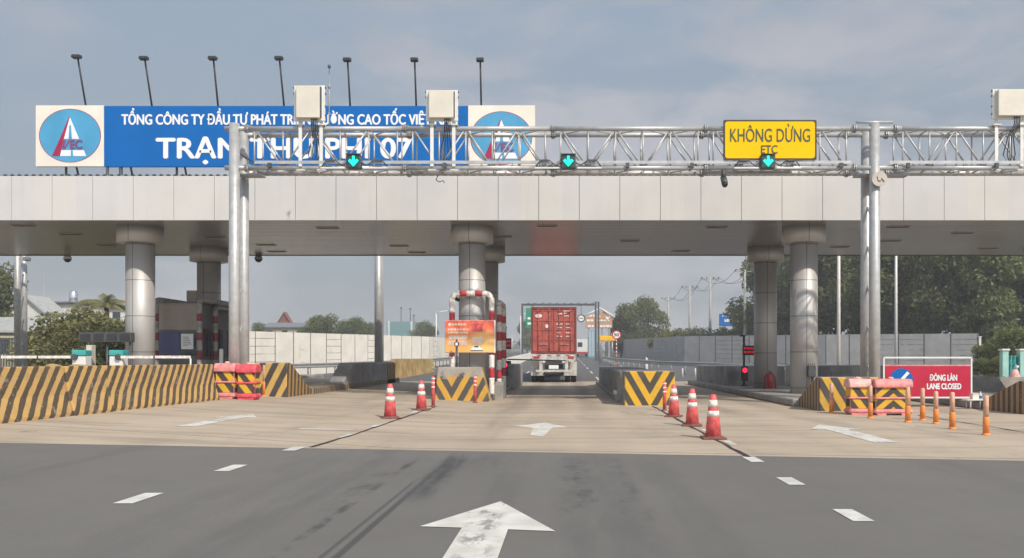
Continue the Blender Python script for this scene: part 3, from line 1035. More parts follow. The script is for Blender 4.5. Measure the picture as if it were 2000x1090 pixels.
def antenna(px0, px1, py0, py1, lab, beam=False):
    x0, x1 = gx(px0), gx(px1)
    z0, z1 = 1.3 + (700 - py1) / SG, 1.3 + (700 - py0) / SG
    y = YG - .12
    t = thing('antenna_box', lab, 'antenna box', ((x0 + x1) / 2, y, z0), 'cream antenna boxes on the gantry')
    MB().box(x0 + .09, x1 - .10, y - .17, y - .06, z0 + .05, z1 - .04, bev=.015).build('front_cover', M['cream'], t, True)
    mb = MB().box(x0, x1, y - .045, y + .02, z0, z1, bev=.01)
    mb.box(x0 + .07, x1 - .07, y - .06, y - .045, z0 + .03, z1 - .02)
    bk = mb.build('back_frame', M['white_paint'], t, True)
    MB().box(x1 - .095, x1 - .075, y - .15, y - .05, z0 + .08, z1 - .06).build('side_gasket', M['dark_grey'], t, True)
    mb = MB()
    for x in (x0 + .10, x1 - .16):
        mb.box(x, x + .085, y + .022, y + .05, zb + .02, z0 + .5)
        mb.box(x - .06, x + .15, y - .03, y + .1, zt + .06, zt + .085)
        mb.box(x - .06, x + .15, y + .03, y + .1, zb - .085, zb - .06)
    mb.build('mounting_rail', M['white_paint'], t, True)
    mb = MB()
    for x in (x0 - .02, x1 + .005):
        for f in (.15, .4, .75, .92): mb.box(x, x + .02, y - .05, y + .0, z0 + (z1 - z0) * f, z0 + (z1 - z0) * f + .035)
    mb.build('latch', M['dark_grey'], t, True)
    mb = MB()
    xm = (x0 + x1) / 2 + .08
    for k in range(4):
        a = xm + k * .045 + (.1 if beam else 0)
        mb.path([(a, y - .1, z0 + .06), (a, y - .1, zt + .06), (a - .05, y + .12, zt - .2), (a - .16 + k * .06, y + .15, zb + .35), (a - .1, y + .05, zb + .12)], .014, 5)
    mb.build('cable', M['black'], t, True)
    return t


antenna(578, 638, 171, 240, 'cream antenna box on the gantry nearest the tall left post')
antenna(834, 896, 180, 240, 'cream antenna box on the gantry beside the right emblem of the roof board')
antenna(1932, 2001, 178, 236, 'cream antenna box on the gantry at the right edge of the picture')
x = gx(643)
t = thing('whip_antenna', 'thin grey mast with small knob rising beside the left cream antenna box', 'antenna', (x, YG, zt))
MB().tube((x, YG, zt), (x, YG, zt + 1.42), .018, .012, 6).tube((x, YG, zt + 1.05), (x, YG, zt + 1.15), .03, n=6).build('mast', M['galv_dark'], t, True)
MB().lathe([(.01, -.05), (.04, -.03), (.04, .03), (.01, .05)], (x, YG, zt + 1.62), 10).tube((x, YG, zt + 1.42), (x, YG, zt + 1.6), .008, n=5).build('knob', M['dark_grey'], t, True)

M['led_teal'] = emit_mat('lit_green_arrow', (.0, .95, .62), 1.15)
M['led_teal_hot'] = emit_mat('lit_green_arrow_core', (.0, .82, .45), .95)
M['signal_face'] = mat('dark_green_signal_face', (.004, .07, .07), .4, 0, .1, 5)
for px, lab in ((695, 'green down arrow lane signal on the gantry under the left antenna boxes'), (1110, 'green down arrow lane signal at the middle of the gantry above the truck'), (1496, 'green down arrow lane signal under the yellow sign')):
    x, z = gx(px), 1.3 + (700 - 319) / SG
    y = YG - .16
    t = thing('lane_signal', lab, 'lane signal', (x, y, z), 'green arrow lane signals on the gantry')
    MB().box(x - .19, x + .19, y - .08, y + .10, z - .19, z + .19, bev=.03).build('housing', M['dark_grey'], t, True)
    c = [(x + .165 * math.cos(a), z + .165 * math.sin(a)) for a in [2 * math.pi * k / 28 for k in range(28)]]
    fc = MB().prism(c, y - .09, y - .08, 'y').build('face', M['signal_face'], t, True)
    u = .135
    ar = [(0, -1.05), (1.0, .05), (.62, .42), (.24, .05), (.24, 1.0), (-.24, 1.0), (-.24, .05), (-.62, .42), (-1.0, .05)]
    MB().prism([(x + a * u, z + b * u) for a, b in ar], y - .096, y - .091, 'y').build('arrow', M['led_teal_hot'], fc, True)
    mb = MB()
    mb.prism([(x - .19, y - .13), (x + .19, y - .13), (x + .19, y - .08), (x - .19, y - .08)], z + .17, z + .185, 'z')
    mb.build('visor', M['black'], t, True)
    for s_ in (-1, 1):
        a, b = sorted((x + s_ * .23, x + s_ * .86))
        MB().box(a, b, y - .04, y + .0, z - .18, z - .145).build('light_bar', M['white_paint'], t, True)
    for s_ in (-1, 1):
        mb = MB()
        mb.path([(x + s_ * .19, y, z - .02), (x + s_ * .32, y, z - .10), (x + s_ * .5, y + .02, z + .05), (x + s_ * .74, y, z + .02), (x + s_ * .84, y, z - .12)], .018, 5)
        mb.box(x + s_ * .62 - .1, x + s_ * .62 + .1, y - .02, y + .03, z + .02, z + .06)
        mb.build('cable', M['dark_grey'], t, True)

x0, x1 = gx(1411), gx(1592)
z0, z1 = 1.3 + (700 - 315) / SG, 1.3 + (700 - 237) / SG
ysg = YG - .10
t = thing('overhead_sign', 'yellow rectangular sign reading KHÔNG DỪNG ETC on the gantry', 'sign', ((x0 + x1) / 2, ysg, z0))


def rrect(x0, x1, z0, z1, r, n=5):
    o = []
    for cx, cz, a0 in ((x1 - r, z1 - r, 0), (x0 + r, z1 - r, 90), (x0 + r, z0 + r, 180), (x1 - r, z0 + r, 270)):
        for k in range(n + 1):
            a = R(a0 + 90 * k / n)
            o.append((cx + r * math.cos(a), cz + r * math.sin(a)))
    return o


MB().prism(rrect(x0, x1, z0, z1, .04), ysg - .03, ysg, 'y').build('sign_border', M['sign_edge'], t, True)
MB().prism(rrect(x0 + .045, x1 - .045, z0 + .045, z1 - .045, .07), ysg - .036, ysg - .031, 'y').build('sign_face', M['sign_yellow'], t, True)
mb = MB()
text_mb('KHÔNG DỪNG', gx(1424), gx(1579), 1.3 + (700 - 280) / SG, 1.3 + (700 - 245) / SG, ysg - .037, .004, 0, mb)
text_mb('ETC', gx(1484), gx(1516), 1.3 + (700 - 302.5) / SG, 1.3 + (700 - 286.5) / SG, ysg - .037, .004, 0, mb)
mb.build('lettering', M['sign_ink'], t, True)
mb = MB()
for x in (x0 + .4, x1 - .4): mb.box(x, x + .05, ysg + .001, ysg + .045, z0 - .06, z1 - .02)
mb.build('mounting_bracket', M['galv_dark'], t, True)

p = P(1412, 358, SG)
t = thing('security_camera', 'black bullet camera hanging below the gantry left of the yellow sign', 'security camera', (p.x, YG - .02, zb), 'cameras on posts')
MB().tube((p.x, YG - .02, zb - .05), (p.x + .02, YG - .02, zb - .28), .05, .07, 10).build('bracket', M['dark_grey'], t, True)
MB().path([(p.x + .02, YG + .05, zb - .24), (p.x + .02, YG - .10, zb - .38), (p.x + .01, YG - .20, zb - .47)], [.08, .085, .08], 14).build('camera_body', M['dark_grey'], t, True)
MB().tube((p.x + .01, YG - .19, zb - .46), (p.x + .005, YG - .235, zb - .51), .062, n=14).build('lens', M['black'], t, True)
p = P(1712, 353, SG)
t = thing('horn_speaker', 'round pale beige dish fixed to the right gantry post', 'speaker', (p.x, YG - .17, p.z))
c = [(p.x + .20 * math.cos(a), p.z + .19 * math.sin(a)) for a in [2 * math.pi * k / 28 for k in range(28)]]
mb = MB().prism(c, YG - .22, YG - .17, 'y')
mb.build('dish', mat('weathered_beige_dish', (.50, .45, .40), .6), t, True)
MB().path([(p.x - .06, YG - .23, p.z + .06), (p.x - .04, YG - .235, p.z - .04), (p.x + .03, YG - .235, p.z - .05)], .014, 6).tube((p.x + .05, YG - .232, p.z + .03), (p.x + .11, YG - .232, p.z - .07), .015, n=6).tube((p.x, YG - .17, p.z), (p.x, YG - .12, p.z), .05).build('bracket', M['galv_dark'], t, True)
pts = [P(858, 335, SG), P(855, 345, SG), P(852, 352, SG), P(858, 356, SG), P(866, 353, SG), P(868, 358, SG)]
tag(MB().path([(q.x, YG - .03, q.z) for q in pts], .014, 6).build('loose_cable', M['dark_grey'], origin=(pts[0].x, YG - .03, pts[0].z)), 'short curled end of loose cable dangling under the gantry', 'cable')

# ------------------------------------------------------------------ traffic islands and barriers
def nose(parent, x0, x1, yf, h, d0, d1, front, side, hlow=.24, batter=0.0, taper=(0, 0)):
    """end block: striped front, level top for d0, then a ramp down over d1"""
    pr = [(yf, 0), (yf + batter, h), (yf + d0, h), (yf + d0 + d1, hlow), (yf + d0 + d1, 0)]
    mb = MB()
    n = len(pr)
    mb.add([(x0 + taper[0] * z / h, a, z) for a, z in pr] + [(x1 - taper[1] * z / h, a, z) for a, z in pr], [])
    F = [((0, n, n + 1, 1), 0), ((1, n + 1, n + 2, 2), 2), ((2, n + 2, n + 3, 3), 1), ((3, n + 3, n + 4, 4), 2), ((0, 1, 2, 3, 4), 1), ((n + 4, n + 3, n + 2, n + 1, n), 1)]
    for f, m_ in F:
        mb.f.append(f); mb.mi.append(m_); mb.sm.append(False)
    o = mb.build('nose_block', [M[front], M[side], M['concrete']], parent, True)
    bv = o.modifiers.new('edge', 'BEVEL')
    bv.width = .035; bv.segments = 2; bv.limit_method = 'ANGLE'
    return o


def slab(parent, x0, x1, y0, y1, h=.2, m='concrete', name='kerb_slab'):
    return MB().box(x0, x1, y0, y1, 0, h, bev=.03).build(name, M[m], parent, True)


def wall_block(parent, x0, x1, y0, y1, h, ramp=0.0, m='concrete_dark', rnd=0.0, name='rear_block'):
    pr = [(y0, .0), (y0, .24), (y0 + ramp, h - .05), (y0 + ramp + .06, h), (y1, h), (y1, 0)] if ramp else [(y0, 0), (y0 + .02, h - .2), (y0 + .18, h), (y1, h), (y1, 0)]
    o = MB().prism(pr, x0, x1, 'x').build(name, M[m], parent, True)
    bv = o.modifiers.new('edge', 'BEVEL')
    bv.width = .06; bv.segments = 3; bv.limit_method = 'ANGLE'
    return o


I1 = thing('traffic_island', 'kerbed island of the middle column with worn chevron nose and broken concrete edge', 'traffic island', (-3.05, 24.6, 0))
nb_ = nose(I1, -3.95, -2.26, 24.6, 1.04, .48, .05, 'stripe_v_worn', 'concrete_yellow', .2, .02, (.10, .27))
slab(I1, -3.9, -2.25, 25.2, 40)
MB().prism([(25.9, 0), (25.95, .45), (26.1, .56), (26.9, .5), (27.2, .2), (27.2, 0)], -2.24, -1.98, 'x').build('kerb_end', M['concrete'], I1, True)
wall_block(I1, -3.9, -2.12, 33.3, 40.5, 1.05)
mb = MB()
rnd = random.Random(8)
for i in range(26):                                  # chipped concrete where the corner has been struck
    x, z = -4.0 + rnd.random() * .22, .1 + rnd.random() * .95
    y = 24.62 + rnd.random() * .35
    s_ = rnd.uniform(.04, .10)
    q = [Vector((rnd.uniform(-1, 1), rnd.uniform(-1, 1), rnd.uniform(-1, 1))).normalized() * s_ * rnd.uniform(.7, 1.4) for _ in range(4)]
    mb.add([(x + a.x, y + a.y, z + a.z) for a in q], [(0, 1, 2), (0, 2, 3), (0, 3, 1), (1, 3, 2)])
mb.box(-4.03, -3.94, 24.66, 25.0, 0, .7, bev=.03)
mb.build('broken_corner', M['concrete'], I1, True)

I2 = thing('traffic_island', 'narrow grey lane divider with bright yellow and black chevron face', 'traffic island', (2.3, 22.6, 0))
nose(I2, 1.62, 3.02, 22.6, .95, 1.2, .05, 'stripe_v_bright', 'concrete_dark', .9)
wall_block(I2, 1.60, 3.0, 23.9, 39.5, .92)
slab(I2, 1.5, 3.1, 24.2, 41, .16, 'concrete_dark')
MB().box(1.5, 1.62, 25.3, 26.0, .16, .30, bev=.03).build('kerb_reflector', M['white_paint'], I2, True)

I3 = thing('traffic_island', 'kerbed island of the right column with ramped diagonal striped nose', 'traffic island', (7.5, 20.2, 0))
nose(I3, 6.25, 7.75, 20.2, .84, .25, 1.6, 'stripe_right_nose', 'stripe_right_side', .22)
slab(I3, 6.1, 8.9, 22.06, 41, .2, 'concrete')
wall_block(I3, 6.55, 8.85, 33, 41, .98)

I4 = thing('traffic_island', 'long island left of the middle lanes with ramped striped nose and dark rear wall', 'traffic island', (-8.1, 22.5, .2))
nose(I4, -8.56, -7.65, 22.5, 1.185, .30, 1.70, 'stripe_left_nose', 'stripe_left_side', .43)
slab(I4, -8.66, -7.58, 24.52, 37.4, .425, 'stripe_low')
wall_block(I4, -8.12, -7.60, 27.5, 36.45, 1.14, 1.7)
MB().box(-7.599, -7.58, 34.9, 36.45, .2, 1.09).build('striped_end', M['stripe_left_side'], I4, True)

I5 = thing('traffic_island', 'island of the toll booth behind the long striped barrier', 'traffic island', (-13.4, 24, 0))
slab(I5, -15.0, -12.1, 23.6, 41, .5)
wall_block(I5, -14.9, -13.3, 36, 39, 1.0)

I6 = thing('traffic_island', 'island at the right edge with ramped brown striped nose', 'traffic island', (12, 18.9, 0))
nose(I6, 10.62, 13.2, 18.9, .78, .3, 1.75, 'stripe_right_nose', 'stripe_right_side', .22)
slab(I6, 10.55, 13.3, 20.96, 40, .2)
wall_block(I6, 10.7, 13.2, 33, 40, 1.0)

# far end pieces seen beyond the islands
p = P(1930, 780, 50)
t = thing('concrete_barrier', 'grey sloped concrete block behind the lane closed sign at far right', 'concrete barrier', (p.x, p.y, 0))
MB().prism([(15.6, 0), (16.0, .55), (16.45, .62), (16.9, .55), (17.3, .0)], p.y, p.y + 4, 'y').build('block', M['concrete_dark'], t, True)
t = thing('concrete_barrier', 'pale low concrete wall at the right edge below the teal fence', 'concrete barrier', (18, 36, 0))
MB().prism([(13.6, 0), (14.3, .42), (26, .5), (26, 0)], 36.5, 36.9, 'y').build('wall_body', M['concrete'], t, True)
t = thing('concrete_barrier', 'dusty plain yellow concrete barrier beyond the dark rear wall', 'concrete barrier', (-10.2, 50, 0))
MB().prism([(-10.7, .05), (-10.2, .05), (-10.28, .55), (-10.35, 1.28), (-10.55, 1.28), (-10.62, .55)], 49.5, 64, 'y').build('barrier_body', M['concrete_yellow'], t, True)

JP = [(.25, -.02), (.25, .06), (.14, .38), (.08, .885), (-.08, .885), (-.14, .39), (-.25, .06), (-.25, -.02)]
jlabel = ['long striped concrete barrier piece cut by the left picture edge', 'short striped concrete barrier piece second from the left edge', 'longest striped concrete barrier piece, ending at the pink water barriers']
for (y0, y1, dx), lab in zip(((9.2, 14.55, 0), (14.58, 15.77, .02), (15.80, 20.35, -.01)), jlabel):
    bx = -9.045 + (y0 - 12.74) * .0285 + dx
    o = MB().prism(JP, 0, y1 - y0, 'y').build('jersey_barrier', M['stripe_jersey'])
    o.location = (bx, y0, gz(bx + .25))
    o.rotation_euler = (-.0013, 0, -math.atan(.0285))
    bv = o.modifiers.new('edge', 'BEVEL')
    bv.width = .02; bv.segments = 2; bv.limit_method = 'ANGLE'; bv.angle_limit = R(50)
    tag(o, lab, 'concrete barrier', 'striped jersey barriers')
for k, (a, b) in enumerate(((80, 122), (126, 190))):
    s = 84
    xa, xb = (a - 1105) / s, (b - 1105) / s
    t = thing('sand_bag', ['dusty yellow sandbag behind the striped barrier, left one', 'dusty yellow sandbag behind the striped barrier, right one'][k], 'sandbag', ((xa + xb) / 2, 1600 / s, 1.0), 'sandbags behind the striped barrier')
    mb = MB()
    prof_ = []
    n = 10
    for i in range(n + 1):
        u = i / n
        r = .11 * (math.sin(math.pi * min(.97, max(.03, u))) ** .4)
        prof_.append(((xa + (xb - xa) * u, 1600 / s + .12, 1.06 + .02 * math.sin(6 * u + k)), r))
    mb.path([q for q, r in prof_], [r for q, r in prof_], 10)
    mb.build('sack', M['concrete_yellow'], t, True)
    MB().box((xa + xb) / 2 - .2, (xa + xb) / 2 + .2, 1600 / s + .02, 1600 / s + .3, 0, .97).build('block_below', M['concrete'], t, True)


def water_barrier(x0, x1, y, h, top, body, panel, lab, d=.44):
    t = thing('water_barrier', lab, 'water barrier', ((x0 + x1) / 2, y, gz((x0 + x1) / 2)), 'plastic water filled barriers')
    ox = Vector(t.location)
    w = (x1 - x0) / 2
    b1 = h * .17; t0 = h * .76
    mb = MB()
    mb.box(-w, w, .0, d, .04, b1, bev=.035)
    for a in (-w + .06, w - .26): mb.box(a, a + .2, .02, d - .02, 0, .05)
    mb.box(-w + .035, w - .035, .07, d - .07, b1 - .01, t0 + .01)
    mb.box(-w, w, .03, d - .03, b1 + (t0 - b1) * .46, b1 + (t0 - b1) * .56, bev=.02)
    mb.build('body', M[body], t)
    mb = MB()
    mb.prism([(.0, t0), (.0, h - .10), (.07, h), (d - .07, h), (d, h - .10), (d, t0)], -w, w, 'x')
    tp = mb.build('top_rail', M[top], t)
    bv = tp.modifiers.new('edge', 'BEVEL'); bv.width = .03; bv.segments = 2; bv.limit_method = 'ANGLE'
    MB().lathe([(.06, 0), (.06, .03), (.03, .045)], (0, d / 2, h), 12).build('filler_cap', M['pink_pale'], tp)
    for (za, zb2) in ((b1 + .01, b1 + (t0 - b1) * .45), (b1 + (t0 - b1) * .57, t0 - .01)):
        mb = MB().box(-w + .045, w - .045, .062, .069, za, zb2)
        mb.box(-w + .028, -w + .034, .10, d - .10, za, zb2)
        mb.box(w - .034, w - .028, .10, d - .10, za, zb2)
        mb.build('striped_panel', M[panel], t)
    return t


water_barrier(-8.90, -8.37, 20.68, .905, 'pink', 'pink', 'stripe_panel', 'sun faded pink water barrier with striped panels at the end of the striped barrier')
water_barrier(-8.36, -7.85, 20.72, .90, 'hot_pink', 'hot_pink', 'stripe_panel', 'brighter red water barrier beside the faded pink one on the left')
water_barrier(6.50, 7.02, 18.75, .83, 'pink_pale', 'pink', 'stripe_panel', 'left one of the two pink water barriers in front of the right gantry post')
water_barrier(7.03, 7.90, 18.6, .83, 'pink', 'pink', 'stripe_chevron', 'right one of the two pink water barriers, with chevron panels, before the lane closed sign')

# ------------------------------------------------------------------ cones, posts
def cone(x, y, lab, hot=False):
    t = thing('traffic_cone', lab, 'traffic cone', (x, y, 0), 'red traffic cones')
    prof_ = [(.165, .035), (.135, .27), (.123, .37), (.108, .45), (.092, .54), (.070, .655), (.055, .70), (.045, .715)]
    MB().lathe([(.130, .035), (.100, .365), (.088, .455), (.080, .515), (.060, .635), (.046, .712), (.032, .72)], n=24).build('cone_body', M['cone'], t)
    MB().lathe([(.1025, .365), (.0905, .455)], n=24).build('reflective_band', M['white_band'], t)
    MB().lathe([(.0825, .52), (.0635, .63)], n=24).build('reflective_band', M['white_band'], t)
    mb = MB().box(-.19, .19, -.19, .19, 0, .035, bev=.012)
    mb.lathe([(.148, .034), (.132, .05)], n=24)
    mb.build('base', M['cone_base'], t)
    return t


c0 = cone(*GX(1393, 857), 'nearest red cone of the three right of the lane')
cs = [c0]
for (px, py), lab in (((1352, 832), 'middle red cone of the three right of the lane'), ((1316, 814), 'farthest of the three red cones right of the lane, by the bright chevron'),
                      ((762, 817), 'red cone standing alone in front on the left side of the lane'), ((823, 801), 'red cone beside the worn chevron island')):
    x, y = fall(*GX(px, py))
    cs.append(dup(c0, (x, y, gz(x, y)), lab, rz=random.Random(px).uniform(-.4, .4)))


def delineator(px, py, top, lab, kind='orange'):
    x, y = fall(*GX(px, py))
    s = 1600 / y
    h = (py - top) / s
    t = thing('delineator_post', lab, 'delineator post', (x, y, gz(x, y)), 'flexible delineator posts')
    r = .045
    MB().lathe([(.072, 0), (.072, .015), (.05, .04)], n=16).build('foot', M['orange' if kind == 'orange' else 'cone_base'], t)
    if kind == 'orange':
        MB().lathe([(r * 1.2, .02), (r * 1.15, h * .42), (r, h * .46)], n=14).build('lower_sleeve', M['orange'], t)
        MB().lathe([(r, h * .455), (r * .95, h * .97), (r * .6, h)], n=14).build('upper_sleeve', M['orange_fade'], t)
    else:
        MB().lathe([(r, .02), (r, h * .97), (r * .6, h)], n=14).build('tube', M['cone'], t)
        for f in (.62, .76, .9):
            MB().lathe([(r + .004, h * f), (r + .004, h * (f + .05))], n=14).build('reflective_band', M['white_band'], t)
    return t


delineator(1926, 850, 772, 'rightmost and nearest orange post in the row before the lane closed sign')
delineator(1860, 838, 766, 'second orange post from the right in the row before the lane closed sign')
delineator(1828, 828, 764, 'orange post under the words on the lane closed sign')
delineator(1802, 821, 758, 'leftmost slim orange post standing before the lane closed sign panel')
delineator(1773, 825, 755, 'orange post at the right end of the pink water barriers')
delineator(1700, 817, 752, 'orange post between the two pink water barriers on the right')
delineator(1624, 807, 748, 'orange post in front of the right diagonal striped nose')
delineator(1600, 801, 745, 'dull red post at the corner of the right striped nose', 'red')
delineator(1229, 791, 735, 'red post with white bands at the left of the bright chevron', 'red')
delineator(1298, 802, 745, 'red post with white bands at the right of the bright chevron', 'red')
delineator(846, 795, 735, 'red post with white bands at the broken corner of the worn chevron', 'red')
delineator(928, 787, 733, 'red post before the right half of the worn chevron', 'red')
delineator(516, 774, 712, 'orange post before the left diagonal striped nose', 'orange')
delineator(540, 773, 708, 'red post before the left diagonal striped nose', 'red')


# ------------------------------------------------------------------ crash guards, poster, booth
def guard(pts, lab, group='red and white pipe guards', r=.088, seg=.30, bend=.24, flip=0, grime_shade=False, reds=((.62, .95), (1.28, 1.58), (1.94, 2.22), (2.58, 2.85))):
    """bent pipe through pts, with red and white bands as their own mesh faces"""
    P_ = [Vector(p) for p in pts]
    path = [P_[0]]
    for i in range(1, len(P_) - 1):
        a, b, c = P_[i - 1], P_[i], P_[i + 1]
        u, v = (a - b).normalized(), (c - b).normalized()
        for k in range(7):
            t = k / 6
            path.append(b + u * bend * (1 - t) ** 2 + v * bend * t ** 2)
    path.append(P_[-1])
    fine, mis = [path[0]], []
    acc = 0.0
    marks = []
    total = 0
    for i in range(len(path) - 1):
        L = (path[i + 1] - path[i]).length
        k = max(1, int(L / .05))
        for j in range(k):
            q = path[i].lerp(path[i + 1], (j + 1) / k)
            total += (q - fine[-1]).length
            fine.append(q)
            zmax = max(p.z for p in P_)
            h = q.z if q.z < zmax - bend - .02 else None
            marks.append((h, total))
    hz = max(p.z for p in P_)
    ref = next(tt for h, tt in marks if h is None)
    for h, tt in marks:
        if h is not None: mis.append(0 if any(a_ < h < b_ for a_, b_ in reds) else 1)
        else:
            u = (tt - ref) / (max(q for hh, q in marks if hh is None) - ref)
            mis.append(0 if not grime_shade and (.27 < u < .41 or .59 < u < .73) else 1)
    base = fine[0]
    t = thing('pipe_guard', lab, 'pipe guard', (base.x, base.y, base.z), group)
    # runs of one colour become their own parts
    run0 = 0
    for i in range(1, len(mis) + 1):
        if i == len(mis) or mis[i] != mis[run0]:
            seg_pts = fine[run0:i + 1]
            MB().path(seg_pts, r, 14, caps=True).build('red_band' if mis[run0] == 0 else 'white_band', M['red_grimy_shade' if grime_shade else 'red_paint'] if mis[run0] == 0 else M['white_grimy_shade' if grime_shade else 'white_band'], t, True)
            run0 = i
    for e in (fine[0], fine[-1]):
        MB().box(e.x - .14, e.x + .14, e.y - .14, e.y + .14, e.z, e.z + .02).build('base_plate', M['galv_dark'], t, True)
    return t


guard([(-3.50, 25.22, .2), (-3.50, 25.22, 3.30), (-2.28, 25.22, 3.30), (-2.28, 25.22, .2)], 'red and white arched pipe guard in front of the middle column', reds=((.66, 1.0), (1.36, 1.7), (2.1, 2.74)))
guard([(-2.30, 28.3, .2), (-2.30, 28.3, 3.25), (-2.30, 30.4, 3.25), (-2.30, 30.4, .2)], 'red and white pipe guard along the right side of the middle column', flip=1)
guard([(-14.0, 28.0, .2), (-14.0, 28.0, 3.32), (-14.0, 30.3, 3.32), (-14.0, 30.3, .2)], 'grimy, shade darkened pipe guard on the left side of the toll booth', grime_shade=True)
guard([(-12.52, 28.0, .2), (-12.52, 28.0, 3.32), (-12.52, 30.6, 3.32), (-12.52, 30.6, .2)], 'grimy, shade darkened pipe guard on the right side of the toll booth front', grime_shade=True)
guard([(-12.62, 29.5, .2), (-12.62, 29.5, 3.15), (-12.62, 32.2, 3.15), (-12.62, 32.2, .2)], 'farther grimy, shade darkened pipe guard beside the back of the toll booth', flip=1, grime_shade=True)


def grad_mat():
    m = mat('orange_poster_print', (.9, .3, .1), .45, 0, .03, 2)
    g = G(m.node_tree)
    b = m.node_tree.nodes['Principled BSDF']
    x, y, z = g.xyz(g.obj())
    c = g.mix(g.ramp(z, .0, 1.0), (.95, .46, .13), (.84, .15, .09))
    d = g.m('ADD', g.m('POWER', g.m('SUBTRACT', x, .38), 2.0), g.m('POWER', g.m('SUBTRACT', z, .25), 2.0))
    c = g.mix(g.ramp(d, .02, .28, .75, 0), c, (.92, .62, .22))
    g.l.new(c, b.inputs['Base Color'])
    return m


s = 63.8
a, b = P(870, 688, s), P(965, 626, s)
yp = a.y
t = thing('poster_board', 'orange printed poster with a white car fixed before the middle column', 'poster', ((a.x + b.x) / 2, yp, a.z))
MB().box(a.x, b.x, yp, yp + .03, a.z, b.z).build('printed_sheet', grad_mat(), t, True)
mb = MB()
mb.box(a.x - .02, b.x + .04, yp + .031, yp + .05, a.z - .02, b.z + .01)
mb.build('backing_board', M['white_paint'], t, True)
M['poster_white'] = mat('poster_white_print', (.86, .66, .52), .5, 0, .12, 18)
pw, ph = b.x - a.x, b.z - a.z
mb = MB()
rnd = random.Random(12)


def words_row(x0, x1, z, h, y):
    x = x0
    while x < x1 - .02:
        w = min(rnd.uniform(.03, .10), x1 - x)
        mb.box(x, x + w, y - .004, y - .001, z, z + h)
        x += w + .018


words_row(a.x + .20, a.x + .62, b.z - .15, .06, yp)
c = [(a.x + .13 + .045 * math.cos(q), b.z - .12 + .045 * math.sin(q)) for q in [2 * math.pi * k / 18 for k in range(18)]]
mb.prism(c, yp - .004, yp - .001, 'y')
words_row(a.x + .08, a.x + .70, b.z - .30, .055, yp)
words_row(a.x + .08, a.x + .70, b.z - .40, .055, yp)
mb.prism(rrect(a.x + .10, a.x + .68, b.z - .58, b.z - .46, .03), yp - .004, yp - .001, 'y')
mb.prism(rrect(a.x + .10, a.x + .68, b.z - .76, b.z - .62, .03), yp - .004, yp - .001, 'y')
mb.prism(rrect(a.x + .82, a.x + 1.14, b.z - .72, b.z - .50, .04), yp - .004, yp - .001, 'y')
mb.build('white_print', M['poster_white'], t, True)
mb = MB().prism(rrect(a.x + .80, a.x + 1.14, b.z - .34, b.z - .09, .02), yp - .004, yp - .001, 'y')
mb.build('red_print', M['cone'], t, True)
mb = MB()
cx_, cz_ = a.x + .96, a.z + .10
mb.prism([(cx_ - .17, cz_ - .04), (cx_ + .17, cz_ - .04), (cx_ + .17, cz_ + .02), (cx_ + .10, cz_ + .05), (cx_ + .07, cz_ + .11), (cx_ - .09, cz_ + .11), (cx_ - .13, cz_ + .04), (cx_ - .17, cz_ + .02)], yp - .006, yp - .005, 'y', 0)
mb.prism([(cx_ - .08, cz_ + .05), (cx_ + .06, cz_ + .05), (cx_ + .045, cz_ + .095), (cx_ - .07, cz_ + .095)], yp - .009, yp - .008, 'y', 1)
mb.prism([(cx_ - .19, cz_ - .06), (cx_ + .19, cz_ - .06), (cx_ + .19, cz_ - .035), (cx_ - .19, cz_ - .035)], yp - .009, yp - .008, 'y', 1)
mb.build('car_print', [M['letter_white'], M['dark_grey']], t, True)

p = P(892, 672, 64.6)
t = thing('vehicle_sensor', 'small dark ring sensor on a post in front of the orange poster', 'sensor', (p.x, p.y, .2))
mb = MB().tube((p.x, p.y, .95), (p.x, p.y, p.z - .08), .035, n=8)
mb.build('post', M['dark_grey'], t, True)
c = [(p.x + .075 * math.cos(q), p.z + .085 * math.sin(q)) for q in [2 * math.pi * k / 20 for k in range(20)]]
MB().prism(c, p.y - .03, p.y + .04, 'y').tube((p.x, p.y, p.z + .06), (p.x, p.y, p.z + .15), .025, n=6).build('ring_housing', M['dark_grey'], t, True)
c = [(p.x + .042 * math.cos(q), p.z + .05 * math.sin(q)) for q in [2 * math.pi * k / 20 for k in range(20)]]
MB().prism(c, p.y - .036, p.y - .031, 'y').build('white_lens', M['white_band'], t, True)
p = P(892, 584, 62.6)
t = thing('security_camera', 'small black camera under the arch of the middle pipe guard', 'security camera', p, 'cameras on posts')
MB().path([(p.x - .08, p.y, p.z + .08), (p.x, p.y - .05, p.z), (p.x + .08, p.y - .10, p.z - .05)], [.035, .06, .05], 10).build('camera_body', M['black'], t, True)
MB().tube((p.x - .02, p.y, p.z + .03), (p.x - .13, p.y, p.z + .16), .018, n=6).build('bracket', M['dark_grey'], t, True)

M['lamp_red'] = emit_mat('lit_red_lamp', (.95, .02, .06), 1.6)
M['led_red'] = emit_mat('red_display_text', (.55, .01, .03), .55)


